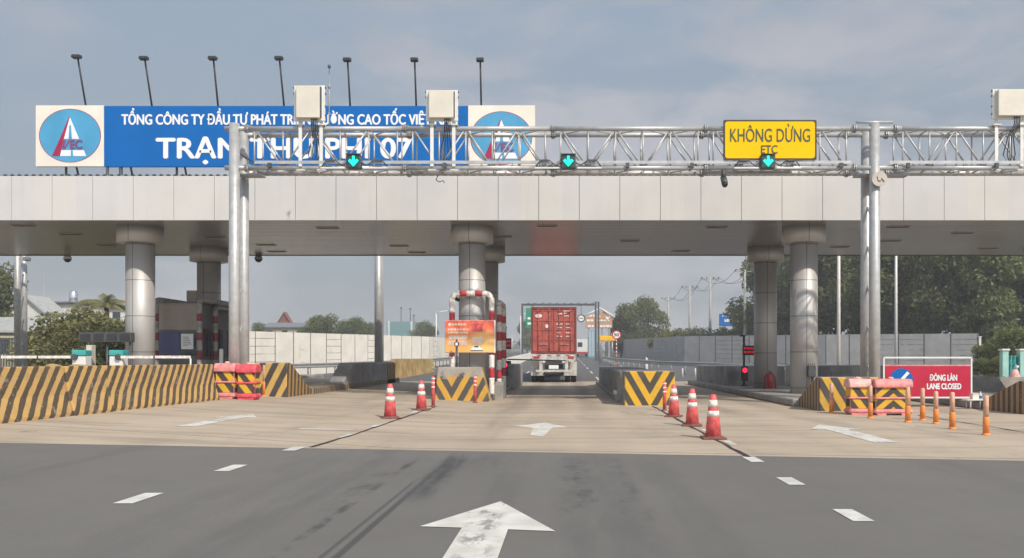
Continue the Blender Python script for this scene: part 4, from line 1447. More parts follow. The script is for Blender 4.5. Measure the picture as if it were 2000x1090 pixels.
def lane_light(px, base, top, s, disp, dpx, lamp, lab, side):
    x, y = (px - 1105) / s, 1600 / s
    zz = lambda py: 1.3 + (700 - py) / s
    t = thing('barrier_signal', lab, 'traffic light', (x, y, .2), 'lane exit signals')
    mb = MB().tube((x, y, .2), (x, y, zz(top)), .045, n=10)
    mb.box(x - .13, x + .13, y - .13, y + .13, .2, .24)
    mb.box(x - .16, x + .06, y - .05, y + .05, zz(top) - .03, zz(top) + .03)
    mb.build('post', M['black'], t, True)
    d0, d1 = [zz(v) for v in disp]
    xa, xb = [(v - 1105) / s for v in dpx]
    dh = MB().box(xa, xb, y - .16, y - .05, d1, d0, bev=.015).build('display', M['led_off'], t, True)
    mb = MB()
    rn = random.Random(4)
    for k, z in enumerate((d1 + (d0 - d1) * .62, d1 + (d0 - d1) * .22)):
        xx = xa + .05
        while xx < xb - .08:
            w = rn.uniform(.04, .09)
            mb.box(xx, min(xx + w, xb - .04), y - .166, y - .161, z, z + (d0 - d1) * .2)
            xx += w + .03
    mb.build('display_text', M['led_red'], dh, True)
    z = zz(lamp)
    lh = MB().box(x - .13, x + .13, y - .17, y - .05, z - .42, z + .16, bev=.03).build('lamp_housing', M['black'], t, True)
    c = [(x + .095 * math.cos(q), z + .095 * math.sin(q)) for q in [2 * math.pi * k / 18 for k in range(18)]]
    MB().prism(c, y - .18, y - .171, 'y').build('red_lens', M['lamp_red'], lh, True)
    c = [(x + .09 * math.cos(q), z - .27 + .09 * math.sin(q)) for q in [2 * math.pi * k / 18 for k in range(18)]]
    MB().prism(c, y - .18, y - .171, 'y').build('dark_lens', M['led_off'], lh, True)


lane_light(987, 750, 640, 50, (661, 682), (984, 999), 713, 'black signal post with a lit red lamp beside the middle pipe guard', 1)
lane_light(1453, 757, 656, 49, (675, 694), (1449, 1483), 723, 'black signal post with a lit red lamp on the right column island', 1)

mb = MB()
x0, y0 = (990 - 1105) / 46, 1600 / 46
t = thing('boom_barrier', 'thin dark barrier arm lowered across the lane behind the container truck', 'boom barrier', (x0, y0, .2))
MB().box(x0 - .15, x0 + .15, y0 + .2, y0 + .5, .2, 1.2, bev=.03).build('cabinet', M['dark_grey'], t, True)
MB().tube((x0, y0 + .12, 1.26), (x0 + 2.5, y0 + .12, 1.20), .03, .022, 8).build('arm', M['dark_grey'], t, True)

# booth
bk = lambda px, s: (px - 1105) / s
s1 = 56.2
xa, xb, ya = bk(309, s1), bk(388, s1), 1600 / s1
yb = ya + 2.9
zz = lambda py, s=s1: 1.3 + (700 - py) / s
t = thing('toll_booth', 'dark toll booth with taupe upper panel behind red and white pipe guards', 'toll booth', ((xa + xb) / 2, ya, .2))
MB().box(xa, xb, ya + .02, yb, .2, zz(592), bev=.02).build('body', M['booth_dark'], t, True)
MB().box(xa - .01, xb + .02, ya, ya + .018, zz(644), zz(592)).build('upper_panel', M['booth_taupe'], t, True)
MB().box(xa + .03, xa + .72, ya + .002, ya + .018, zz(693), zz(648)).build('navy_panel', M['booth_blue'], t, True)
w = MB().box(xa + .76, xb - .03, ya + .004, ya + .018, zz(695), zz(648)).build('window', M['glass_dark'], t, True)
MB().box(xa + .80, xa + 1.22, ya - .004, ya + .002, zz(682), zz(652)).build('paper_notice', M['letter_white'], w, True)
mb = MB()
for k in range(6): mb.box(xa + .86, xa + 1.02 + (k * 37 % 13) / 80, ya - .006, ya - .0045, zz(676) + k * .06, zz(676) + k * .06 + .018)
mb.build('notice_print', M['dark_grey'], w, True)
mb = MB()
for k in range(5):
    y = ya + .35 + k * .52
    mb.box(xb + .001, xb + .012, y, y + .42, 1.35, 2.35)
mb.build('side_window', M['glass_dark'], t, True)
MB().box(xb + .002, xb + .02, ya + .3, ya + 1.1, .3, 1.25).build('side_panel', M['galv_dark'], t, True)
mb = MB().box(bk(351, s1), bk(370, s1), ya + .5, ya + .95, zz(592), zz(565), bev=.01)
mb.build('roof_unit', M['booth_taupe'], t, True)
MB().box(xa - .05, xb + .08, ya - .06, yb + .05, zz(592), zz(592) + .05).build('roof_edge', M['booth_dark'], t, True)
MB().box(xa, xb, ya - .03, ya, .25, 1.15).build('lower_panel', mat('teal_grey_sheet', (.07, .12, .14), .5), t, True)

t = thing('height_limit_panel', 'long dark metal panel held on thin posts left of the front left column', 'panel', (bk(222, 63), 1600 / 63, .0))
xa, xb, y = bk(172, 63), bk(272, 63), 1600 / 63 - .5
za, zb_ = 1.3 + (700 - 669) / 63, 1.3 + (700 - 650) / 63
MB().box(xa, xb, y, y + .25, za, zb_, bev=.02).build('panel', M['dark_grey'], t, True)
mb = MB()
for k in range(4): mb.box(xa + .06 + k * .4, xa + .36 + k * .4, y - .012, y - .001, za + .05, zb_ - .05)
mb.build('louvre', M['black'], t, True)
for x in (xa + .12, (xa + xb) / 2, xb - .1):
    MB().tube((x, y + .14, 0), (x, y + .14, za), .03, n=8).build('post', M['dark_grey'], t, True)

for k, (px, tip, lab) in enumerate(((173, -260, 'white barrier gate with teal cap, arm reaching out to the left'), (244, 392, 'white barrier gate with teal cap, arm reaching right before the booth'))):
    s = 63.5
    x, y = bk(px, s), 1600 / s - .35
    t = thing('barrier_gate', lab, 'barrier gate', (x, y, .0), 'white barrier gates of the left lanes')
    MB().box(x - .20, x + .20, y - .17, y + .17, .0, 1.36, bev=.02).build('cabinet', M['white_paint'], t, True)
    MB().box(x - .215, x + .215, y - .19, y + .19, 1.37, 1.55, bev=.03).build('cap', M['teal'], t, True)
    xt = bk(tip, s)
    sgn = 1 if xt > x else -1
    mb = MB()
    L = abs(xt - x)
    n = max(2, int(L / 1.1))
    for i in range(n):
        a = x + sgn * (.1 + (L - .1) * i / n); b = x + sgn * (.1 + (L - .1) * (i + 1) / n - .05)
        mb.box(min(a, b), max(a, b), y - .24, y - .20, 1.30, 1.38)
    mb.build('arm', M['white_band'], t, True)
    mb = MB()
    for i in range(1, n):
        a = x + sgn * (.1 + (L - .1) * i / n)
        mb.box(a - .05, a + .05, y - .235, y - .205, 1.305, 1.375)
    mb.build('arm_band', M['black'], t, True)
    MB().tube((x + sgn * .1, y - .25, 1.34), (x + sgn * .1, y - .16, 1.34), .09, n=14).build('pivot', M['dark_grey'], t, True)
    if k: MB().tube((xt - sgn * .05, y - .22, .0), (xt - sgn * .05, y - .22, 1.3), .025, n=8).build('arm_rest', M['white_paint'], t, True)
x, y = bk(150, 63.5), 1600 / 63.5 + .6
t = thing('roadside_box', 'plain beige cabinet post behind the left barrier gate', 'cabinet', (x, y, 0))
MB().box(x - .10, x + .10, y, y + .25, 0, 1.72, bev=.015).build('cabinet', M['cream'], t, True)
MB().box(x - .08, x + .08, y - .008, y - .001, 1.1, 1.6).build('door', M['white_paint'], t, True)
x, y = bk(301, 61), 1600 / 61
t = thing('marker_pole', 'thin white pole beside the left corner of the toll booth', 'pole', (x, y, 0))
MB().lathe([(.025, .0), (.022, 2.2), (.01, 2.22)], (x, y, 0), 10).build('pole', M['white_paint'], t, True)
MB().lathe([(.09, 0), (.09, .03)], (x, y, 0), 12).build('base', M['galv_dark'], t, True)
x, y = bk(432, 55.5), 1600 / 55.5
t = thing('marker_pole', 'stubby white bollard beside the farther booth guard', 'bollard', (x, y, 0))
MB().lathe([(.07, .0), (.07, 1.6), (.05, 1.64)], (x, y, 0), 12).build('pole', M['white_paint'], t, True)
MB().lathe([(.12, 0), (.12, .03)], (x, y, 0), 12).build('base', M['galv_dark'], t, True)

# right island: extinguisher stand and keypad post
x, y = bk(1505, 53.8), 1600 / 53.8
t = thing('extinguisher_stand', 'red curved stand with fire extinguisher at the foot of the rear right column', 'extinguisher stand', (x, y, .2))
mb = MB()
for dy in (0, .22):
    mb.path([(x - .19, y + dy, .2), (x - .17, y + dy, .62), (x - .07, y + dy, .76), (x + .07, y + dy, .76), (x + .17, y + dy, .62), (x + .19, y + dy, .2)], .022, 8)
mb.box(x - .2, x + .2, y - .02, y + .25, .2, .225)
mb.build('frame', M['red_paint'], t, True)
MB().lathe([(.085, .23), (.085, .62), (.03, .70), (.03, .74)], (x, y + .11, 0), 16).build('cylinder', M['red_paint'], t, True)
MB().tube((x, y + .11, .74), (x - .05, y + .05, .84), .02, n=6).tube((x, y + .11, .74), (x + .06, y + .08, .83), .02, n=6).build('valve_handle', M['dark_grey'], t, True)
x, y = bk(1567, 61), 1600 / 61 - .95
t = thing('card_reader_post', 'dark card reader box on a short post before the front right column', 'card reader', (x, y, .2))
MB().tube((x + .04, y, .2), (x + .04, y, .95), .04, n=10).box(x - .06, x + .14, y - .1, y + .1, .2, .22).build('post', M['dark_grey'], t, True)
MB().box(x - .13, x + .11, y - .14, y + .05, .72, 1.08, bev=.02).build('reader_box', M['dark_grey'], t, True)
mb = MB()
for k in range(4): mb.tube((x - .10 + k * .06, y - .05, 1.07), (x - .10 + k * .06, y - .05, 1.15), .008, n=5)
mb.build('spike', M['black'], t, True)

# ------------------------------------------------------------------ lane closed sign, bench
s = 73.0
y = 1600 / s
X = lambda px: (px - 1105) / s
Z = lambda py: 1.3 + (700 - py) / s
t = thing('lane_closed_sign', 'wide crimson lane closed sign with round blue symbol in a thin white frame', 'sign', ((X(1727) + X(1897)) / 2, y, 0))
mb = MB()
for x in (X(1726), X(1897)):
    mb.box(x - .02, x + .02, y - .02, y + .02, .0, Z(699))
    mb.box(x - .03, x + .03, y - .3, y + .3, .0, .04)
mb.box(X(1726), X(1897), y - .018, y + .018, Z(700), Z(697))
mb.box(X(1726) - .01, X(1897) + .01, y - .025, y + .025, Z(778), Z(775))
mb.build('frame', M['white_paint'], t, True)
MB().box(X(1728.5), X(1894.5), y - .02, y + .005, Z(774.5), Z(715)).build('red_panel', M['sign_red'], t, True)
MB().box(X(1728), X(1895), y - .024, y + .006, Z(714.8), Z(712.5)).box(X(1728), X(1895), y - .024, y + .006, Z(776.5), Z(774.8)).build('panel_edge', M['pink'], t, True)
cx_, cz_ = X(1760), Z(742)
c = [(cx_ + .31 * math.cos(q), cz_ + .31 * math.sin(q)) for q in [2 * math.pi * k / 36 for k in range(36)]]
sy = MB().prism(c, y - .026, y - .021, 'y').build('blue_disc', M['sign_blue'], t, True)
ca, sa = math.cos(R(48)), math.sin(R(48))
MB().prism([(cx_ + u * ca - v * sa, cz_ + u * sa + v * ca) for u, v in ((-.25, -.04), (.27, -.04), (.27, .04), (-.25, .04))], y - .031, y - .027, 'y').build('white_slash', M['letter_white'], sy, True)
mb = MB()
text_mb('ĐÓNG LÀN', X(1815), X(1868), Z(743.5), Z(729), y - .021, .008, 0, mb)
text_mb('LANE CLOSED', X(1810), X(1876), Z(760), Z(749), y - .021, .009, 0, mb)
mb.build('lettering', M['letter_white'], t, True)

s = 76.0
y = 1600 / s
x0, x1 = bk(1884, s), bk(1936, s)
zt_ = 1.3 - 80 / s
t = thing('low_bench', 'low white bench on thin legs at the right foot of the lane closed sign', 'bench', ((x0 + x1) / 2, y, 0))
MB().box(x0, x1, y - .15, y + .15, zt_ - .03, zt_, bev=.008).build('seat', M['white_paint'], t, True)
for x in (x0 + .10, x0 + .35):
    for yy in (y - .11, y + .11): MB().tube((x, yy, 0), (x, yy, zt_ - .03), .016, n=8).build('leg', M['white_paint'], t, True)
for yy in (y - .11, y + .11): MB().tube((x1 - .07, yy, 0), (x1 - .07, yy, zt_ - .03), .016, n=8).build('leg', M['white_paint'], t, True)
x = bk(1903, s)
t = thing('carton_box', 'small beige carton standing on the low white bench', 'carton', (x, y, zt_))
MB().box(x - .08, x + .08, y - .08, y + .08, zt_, zt_ + .15).build('carton', M['logo_ground'], t, True)
MB().box(x - .083, x + .083, y - .083, y + .083, zt_ + .12, zt_ + .155).build('lid', M['cream'], t, True)
x = bk(1915, s)
t = thing('water_bottle', 'small bottle with blue label standing on the low white bench', 'bottle', (x, y, zt_))
MB().lathe([(.03, 0), (.032, .10), (.028, .14), (.013, .18), (.013, .20)], (x, y, zt_), 14).build('bottle_body', M['white_paint'], t, True)
MB().lathe([(.0335, .03), (.0335, .09)], (x, y, zt_), 14).build('blue_label', M['sign_blue'], t, True)

# ------------------------------------------------------------------ container truck
s = 36.5
y0 = 1600 / s
X = lambda px: (px - 1105) / s
Z = lambda py: 1.3 + (700 - py) / s
xa, xb, za, zb_ = X(1037), X(1126), Z(691), Z(599.5)
xm = (xa + xb) / 2
M['truck_white'] = mat('road_dirtied_white_truck_paint', (.50, .49, .465), .6, 0, .3, 3, .05, 20, .4, .1)
tr = thing('container_truck', 'articulated truck with white trailer back carrying the red container', 'truck', (xm, y0, 0))
mb = MB()
for x in (xm - .5, xm + .38): mb.box(x, x + .12, y0 + .05, y0 + 12, za - .35, za - .02)
mb.box(xa + .05, xb - .05, y0 + .0, y0 + .14, za - .36, za - .02)
for k in range(5): mb.box(xa + .1, xb - .1, y0 + .9 + k * 2.5, y0 + 1.0 + k * 2.5, za - .25, za - .05)
mb.build('chassis', M['truck_white'], tr, True)
MB().box(xa + .25, xb - .25, y0 - .04, y0 + .06, .56, .68, bev=.01).build('bumper_bar', M['truck_white'], tr, True)
for x in (xa + .45, xb - .62):
    MB().box(x, x + .17, y0 + .02, y0 + .10, .66, za - .3).build('bumper_bracket', M['truck_white'], tr, True)
for x in (xa - .03, xb - .72):
    MB().box(x, x + .75, y0 + .55, y0 + .57, .36, 1.12, bev=.008).build('mud_flap', M['truck_white'], tr, True)
MB().box(xm - .55, xm + .55, y0 + .45, y0 + .6, .40, .58, bev=.03).build('axle', M['black'], tr, True)
for sgn in (-1, 1):
    xo = xm + sgn * 1.22
    for k, yy in enumerate((1.1, 2.45, 3.8)):
        for d in (0, .34):
            x2 = xo - sgn * d
            pr = [(-.14, .0), (-.14, 0)]
            w_ = MB()
            ring = [(.30, -.13), (.46, -.14), (.50, -.10), (.50, .10), (.46, .14), (.30, .13)]
            n = 22
            for r_, ox_ in ring:
                for q in range(n):
                    a = 2 * math.pi * q / n
                    w_.v.append((x2 - sgn * .14 + ox_, y0 + yy + r_ * math.cos(a), .50 + r_ * math.sin(a)))
            for i in range(len(ring)):
                i2 = (i + 1) % len(ring)
                for q in range(n):
                    q2 = (q + 1) % n
                    w_.f.append((i * n + q, i2 * n + q, i2 * n + q2, i * n + q2)); w_.mi.append(0); w_.sm.append(True)
            wh = w_.build('wheel', M['rubber'], tr, True)
            MB().tube((x2 - sgn * .14 - .09, y0 + yy, .5), (x2 - sgn * .14 + .09, y0 + yy, .5), .30, n=18).build('rim', M['galv_dark'], wh, True)
for sgn in (-1, 1):
    x = xm + sgn * .92
    MB().box(x - .16, x + .16, y0 - .03, y0 + .0, za - .26, za - .14, bev=.01).build('tail_light', M['red_paint'], tr, True)
    x = xm + sgn * .52
    c = [(x + .07 * math.cos(q), za - .42 + .07 * math.sin(q)) for q in [2 * math.pi * k / 14 for k in range(14)]]
    MB().prism(c, y0 - .06, y0 + .02, 'y').build('marker_light', M['white_band'], tr, True)
MB().box(xm - .26, xm + .26, y0 - .062, y0 - .045, .74, .94).build('number_plate', M['letter_white'], tr, True)
mb = MB()
for k in range(9): mb.box(xa + .1 + k * .255, xa + .28 + k * .255, y0 - .012, y0 - .001, za - .12, za - .07, 0 if k % 2 else 1)
mb.build('reflective_tape', [M['red_paint'], M['white_band']], tr, True)
# tractor
yc = y0 + 12.4
mb = MB().prism([(yc + .2, .55), (yc + .2, 2.9), (yc + .5, 3.35), (yc + 1.9, 3.4), (yc + 2.35, 2.0), (yc + 2.45, .55)], xm - 1.2, xm + 1.2, 'x')
cb = mb.build('cab', M['white_paint'], tr, True)
MB().prism([(yc + 2.02, 3.1), (yc + 2.365, 2.05), (yc + 2.375, 2.05), (yc + 2.03, 3.1)], xm - 1.05, xm + 1.05, 'x').build('windscreen', M['glass_dark'], cb, True)
for sgn in (-1, 1):
    for yy in (yc - 1.6, yc - .3, yc + 1.7):
        wh = MB().tube((xm + sgn * .85, yy, .5), (xm + sgn * 1.2, yy, .5), .5, n=20).build('wheel', M['rubber'], tr, True)
        MB().tube((xm + sgn * 1.19, yy, .5), (xm + sgn * 1.215, yy, .5), .28, n=16).build('rim', M['galv_dark'], wh, True)
MB().box(xm - .45, xm + .45, yc - 2.2, yc + 2.0, .6, .9).build('tractor_frame', M['dark_grey'], tr, True)

ct = thing('shipping_container', 'red steel shipping container with two rear doors on the truck trailer', 'shipping container', (xm, y0, za))
mb = MB()
mb.box(xa + .02, xb - .02, y0 + .10, y0 + 12.1, zb_ - .05, zb_ - .01)
mb.box(xa + .02, xb - .02, y0 + .10, y0 + 12.1, za + .02, za + .10)
for sx in (xa, xb):
    n = 42
    o_ = -1 if sx == xa else 1
    pts = []
    for i in range(n):
        yy = y0 + .12 + i * 11.9 / n
        L = 11.9 / n
        pts += [(yy, 0), (yy + L * .35, 0), (yy + L * .5, -.04), (yy + L * .85, -.04)]
    pts.append((y0 + 12.02, 0))
    nn = len(pts)
    mb.add([(sx + o_ * (d - .015), yy, za + .1) for yy, d in pts] + [(sx + o_ * (d - .015), yy, zb_ - .05) for yy, d in pts], [(i, i + 1, nn + i + 1, nn + i) for i in range(nn - 1)])
mb.box(xa + .02, xb - .02, y0 + 12.05, y0 + 12.1, za, zb_)
mb.build('body', M['cont_red'], ct, True)
mb = MB()
for x in (xa, xb - .09): mb.box(x, x + .09, y0 - .01, y0 + .12, za, zb_)
mb.box(xa + .09, xb - .09, y0 - .005, y0 + .11, zb_ - .12, zb_ - .001)
mb.box(xa + .09, xb - .09, y0 - .005, y0 + .11, za + .001, za + .13)
for x in (xa, xb - .16):
    for z in (za - .003, zb_ - .115): mb.box(x - .004, x + .165, y0 - .02, y0 + .14, z, z + .12, bev=.01)
mb.build('end_frame', M['cont_dark'], ct, True)
dz0, dz1 = za + .14, zb_ - .13
for k, (da, db) in enumerate(((xa + .10, xm - .012), (xm + .012, xb - .10))):
    mb = MB().box(da, db, y0 + .05, y0 + .09, dz0, dz1)
    W_ = db - da
    hh = dz1 - dz0
    for f in (0, .255, .50, .715, .965): mb.box(da + .03, db - .03, y0 + .018, y0 + .05, dz0 + hh * f, dz0 + hh * f + .055)
    for f in (.0, .46, .93): mb.box(da + W_ * f + .005, da + W_ * f + .06, y0 + .02, y0 + .05, dz0 + .06, dz1 - .03)
    dr = mb.build('door', M['cont_red'], ct, True)
    for f in (.26, .80):
        x = da + W_ * f
        rd = MB().tube((x, y0 - .005, dz0 - .04), (x, y0 - .005, dz1 + .04), .016, n=8).build('lock_rod', M['cont_red'], dr, True)
        mb2 = MB()
        for fz in (.05, .35, .65, .93): mb2.box(x - .04, x + .04, y0 - .022, y0 + .02, dz0 + hh * fz, dz0 + hh * fz + .05)
        mb2.build('rod_bracket', M['cont_dark'], dr, True)
    x = da + W_ * .53
    MB().box(x - .22, x + .24, y0 - .025, y0 - .008, dz0 + hh * .16, dz0 + hh * .16 + .03).build('door_handle', M['galv_dark'], dr, True)
mb = MB()
el = lambda cx, cz, rx, rz: [(cx + rx * math.cos(q), cz + rz * math.sin(q)) for q in [2 * math.pi * k / 22 for k in range(22)]]
mb.prism(el(X(1052), Z(617), .19, .10), y0 + .010, y0 + .016, 'y')
mb.prism(el(X(1068), Z(637), .085, .11), y0 + .010, y0 + .016, 'y')
rnd = random.Random(2)
for px, py, w, h in ((1107, 607.5, .36, .05), (1107, 612, .30, .05), (1107, 617, .28, .06), (1094, 613, .20, .07), (1093, 633, .32, .07), (1093, 640, .20, .06), (1110, 633, .26, .05), (1110, 640, .22, .05), (1091, 650, .12, .05),
                     (1092, 657, .24, .06), (1110, 650, .24, .05), (1110, 657, .22, .05), (1109, 612, .1, .05)):
    x, z = X(px), Z(py)
    x2 = x - w / 2
    while x2 < x + w / 2 - .02:
        ww = rnd.uniform(.03, .07)
        mb.box(x2, x2 + ww, y0 + .010, y0 + .016, z - h / 2, z + h / 2)
        x2 += ww + .018
mb.build('white_stencil', M['white_band'], ct, True)

# distant white truck
s = 10.0
x, y = (1136.5 - 1105) / s, 160
zr = rise(160)
t = thing('box_truck', 'distant white box truck on the road to the right of the container', 'truck', (x, y, zr))
MB().box(x - 1.0, x + 1.2, y, y + 6, zr + .9, zr + 3.4, bev=.05).build('box_body', M['white_paint'], t, True)
MB().box(x - .95, x + 1.1, y - .03, y, zr + .55, zr + .9).build('tail_bar', M['red_paint'], t, True)
MB().box(x - .8, x + .1, y - .02, y - .003, zr + 1.9, zr + 2.8).build('rear_window', M['glass_dark'], t, True)
MB().prism([(y + 6.1, zr + .5), (y + 6.1, zr + 2.4), (y + 7.2, zr + 2.4), (y + 7.9, zr + 1.4), (y + 7.9, zr + .5)], x - .95, x + 1.05, 'x').build('cab', M['white_paint'], t, True)
for sgn in (-1, 1):
    for yy in (1.2, 6.6):
        MB().tube((x + .1 + sgn * .7, y + yy, zr + .45), (x + .1 + sgn * .98, y + yy, zr + .45), .45, n=14).build('wheel', M['rubber'], t, True)
# ------------------------------------------------------------------ noise walls and guard rails
def wall_line(pts, h, pw, name, label, pm, zoff=0.0, seed=1):
    """panel wall along a polyline: each panel a slab with ribs, posts between"""
    t = thing(name, label, 'noise wall', (pts[0][0], pts[0][1], rise(pts[0][1])))
    rnd = random.Random(seed)
    P_ = [Vector((a, b, 0)) for a, b in pts]
    d = [0]
    for i in range(len(P_) - 1): d.append(d[-1] + (P_[i + 1] - P_[i]).length)
    def at(q):
        for i in range(len(P_) - 1):
            if q <= d[i + 1] or i == len(P_) - 2:
                return P_[i].lerp(P_[i + 1], (q - d[i]) / (d[i + 1] - d[i]))
    n = int(d[-1] / pw)
    posts = MB()
    k = 0
    for i in range(n):
        a, b = at(i * pw + .06), at((i + 1) * pw - .06)
        u = (b - a).normalized()
        nrm = Vector((-u.y, u.x, 0))
        za, zb = rise(a.y) + zoff, rise(b.y) + zoff
        mb = MB()
        ridge = 1 if rnd.random() < .35 else 0
        rows = [0, .5, 1.0, 1.5, 2.0, 2.5, h] if ridge else [0, h]
        rows = [r for r in rows if r <= h]
        for j in range(len(rows) - 1):
            z0, z1 = rows[j] + (.015 if j else 0), rows[j + 1] - .015
            o_ = nrm * (rnd.uniform(-.012, .012))
            v = []
            for zz_ in (z0, z1):
                for p_, zr in ((a, za), (b, zb)):
                    for s_ in (-.05, .05):
                        q = p_ + nrm * s_ + o_
                        v.append((q.x, q.y, zr + zz_))
            mb.add(v, [(0, 2, 3, 1), (4, 5, 7, 6), (0, 1, 5, 4), (2, 6, 7, 3), (0, 4, 6, 2), (1, 3, 7, 5)])
        if rnd.random() < .12:
            c = a.lerp(b, .5)
            zr = (za + zb) / 2
            for q0, q1 in ((.9, 1.6), (1.75, 2.45)):
                if nrm.y > 0: nn = -nrm
                else: nn = nrm
                e0, e1 = c - u * .35 + nn * .07, c + u * .35 + nn * .07
                mb.add([(e0.x, e0.y, zr + q0), (e1.x, e1.y, zr + q0), (e1.x, e1.y, zr + q1), (e0.x, e0.y, zr + q1)], [(0, 1, 2, 3)])
        mb.build('panel', M[pm], t, True)
        p_ = at(i * pw)
        zr = rise(p_.y) + zoff
        MB().box(p_.x - .045, p_.x + .045, p_.y - .03, p_.y + .03, zr, zr + h + .03).build('post', M['booth_dark'], t, True)
    return t


wall_line([(-20.1, 49.5), (-13.3, 79), (-12.6, 110), (-13.2, 160)], 2.95, 2.2, 'noise_wall', 'cream noise wall in the sun on the left side of the highway', 'wall_cream', seed=3)
wall_line([(38, 75.5), (26, 83), (13.4, 97), (10.4, 140), (9.6, 200)], 3.05, 2.3, 'noise_wall', 'long grey noise wall on the right side below the trees', 'wall_grey', .15, seed=4)
x, y = (1905.5 - 1105) / 21, 1600 / 21.2
t = thing('wall_end_post', 'pale end post of the grey noise wall right of the lane closed sign', 'post', (x, y, 0))
MB().box(x - .11, x + .11, y - .11, y + .11, -.05, 3.25, bev=.02).build('post', M['cream'], t, True)
MB().box(x - .15, x + .15, y - .15, y + .15, 3.25, 3.33).build('cap', M['cream'], t, True)


def guard_rail(pts, label, sp=2.0, z=.75):
    t = thing('guard_rail', label, 'guard rail', (pts[0][0], pts[0][1], rise(pts[0][1])))
    P_ = [Vector((a, b, 0)) for a, b in pts]
    line, acc = [], 0
    for i in range(len(P_) - 1):
        L = (P_[i + 1] - P_[i]).length
        k = max(1, int(L / sp))
        for j in range(k): line.append(P_[i].lerp(P_[i + 1], j / k))
    line.append(P_[-1])
    prof = [(0, -.155), (.05, -.12), (.05, -.07), (0, -.03), (0, .03), (.05, .07), (.05, .12), (0, .155)]
    mb = MB()
    for i, p in enumerate(line):
        u = (line[min(i + 1, len(line) - 1)] - line[max(i - 1, 0)]).normalized()
        nrm = Vector((-u.y, u.x, 0))
        if nrm.y > 0: nrm = -nrm
        for o_, h in prof:
            q = p + nrm * (o_ + .08)
            mb.v.append((q.x, q.y, rise(p.y) + z + h))
    n = len(prof)
    for i in range(len(line) - 1):
        for k in range(n - 1):
            mb.f.append((i * n + k, i * n + k + 1, (i + 1) * n + k + 1, (i + 1) * n + k)); mb.mi.append(0); mb.sm.append(False)
    mb.build('rail', M['galv_dark'], t, True)
    for p in line[:90]:
        MB().tube((p.x, p.y, rise(p.y) - .05), (p.x, p.y, rise(p.y) + z + .17), .06, n=6).build('post', M['galv_dark'], t, True)
    return t


t = thing('median_barrier', 'long pale concrete barrier running away left of the container truck', 'concrete barrier', (-5.4, 62, rise(62)))
mb = MB()
pts = [(-5.2, 62), (-5.6, 90), (-6.0, 130), (-7.5, 200), (-12, 280), (-24, 380)]
pr = [(-.3, 0), (-.1, .9), (.1, .9), (.3, 0)]
for x, y in pts:
    for a, h in pr: mb.v.append((x + a, y, rise(y) + h))
for i in range(len(pts) - 1):
    for k in range(3):
        mb.f.append((i * 4 + k, i * 4 + k + 1, i * 4 + 5 + k, i * 4 + 4 + k)); mb.mi.append(0); mb.sm.append(False)
mb.f.append((0, 3, 2, 1)); mb.mi.append(0); mb.sm.append(False)
mb.build('barrier_body', M['wall_cream'], t, True)
guard_rail([(-20, 46.5), (-15.5, 55), (-12.2, 70), (-11.8, 95), (-12, 140)], 'low steel guard rail in front of the cream noise wall')
guard_rail([(20, 44), (12.2, 49), (7.0, 62), (4.6, 78), (4.3, 95), (6.0, 130)], 'curved steel guard rail in front of the grey noise wall')
for k, (px, lab) in enumerate(((1333, 'leftmost white guard peg in the row of four beyond the right divider'), (1358, 'second white guard peg from the left beyond the right divider'), (1383, 'third white guard peg from the left beyond the right divider'), (1411, 'rightmost white guard peg of the four, next to the red lamp post'))):
    s = 30
    x, y = (px - 1105) / s, 1600 / s
    t = thing('guard_peg', lab, 'bollard', (x, y, 0), 'white pegs beyond the right divider')
    MB().lathe([(.05, 0), (.05, .62), (.03, .65)], (x, y, 0), 10).build('peg', M['white_paint'], t, True)
    MB().box(x - .12, x + .12, y - .12, y + .12, 0, .02).build('foot', M['galv_dark'], t, True)
x, y = (1263 - 1105) / 24, 1600 / 24
t = thing('marker_post', 'single short white marker post before the grey noise wall', 'marker post', (x, y, 0))
MB().prism([(x - .12, .0), (x + .12, .0), (x + .10, 1.3), (x - .06, 1.42)], y, y + .08, 'y').build('post', M['white_band'], t, True)
MB().box(x - .09, x + .08, y - .008, y - .001, 1.0, 1.12).build('reflector', M['galv_dark'], t, True)

s = 20.5
x, y = (1204 - 1105) / s, 1600 / s
zr = rise(y)
t = thing('speed_sign', 'round red and white speed sign on a banded post before the grey wall', 'speed sign', (x, y, zr))
zc = 1.3 + (700 - 654) / s
MB().tube((x, y, zr), (x, y, zc), .05, n=8).build('post', M['white_band'], t, True)
for k in range(7):
    MB().tube((x, y, zr + .15 + k * .36), (x, y, zr + .33 + k * .36), .055, n=8).build('red_band', M['red_paint'], t, True)
c = lambda r: [(x + r * math.cos(q), zc + r * math.sin(q)) for q in [2 * math.pi * k / 28 for k in range(28)]]
f = MB().prism(c(.44), y - .09, y - .06, 'y').build('red_rim', M['red_paint'], t, True)
MB().prism(c(.32), y - .096, y - .091, 'y').build('white_face', M['letter_white'], f, True)
text_mb('50', x - .22, x + .22, zc - .15, zc + .15, y - .097, .02).build('numerals', M['black'], f, True)

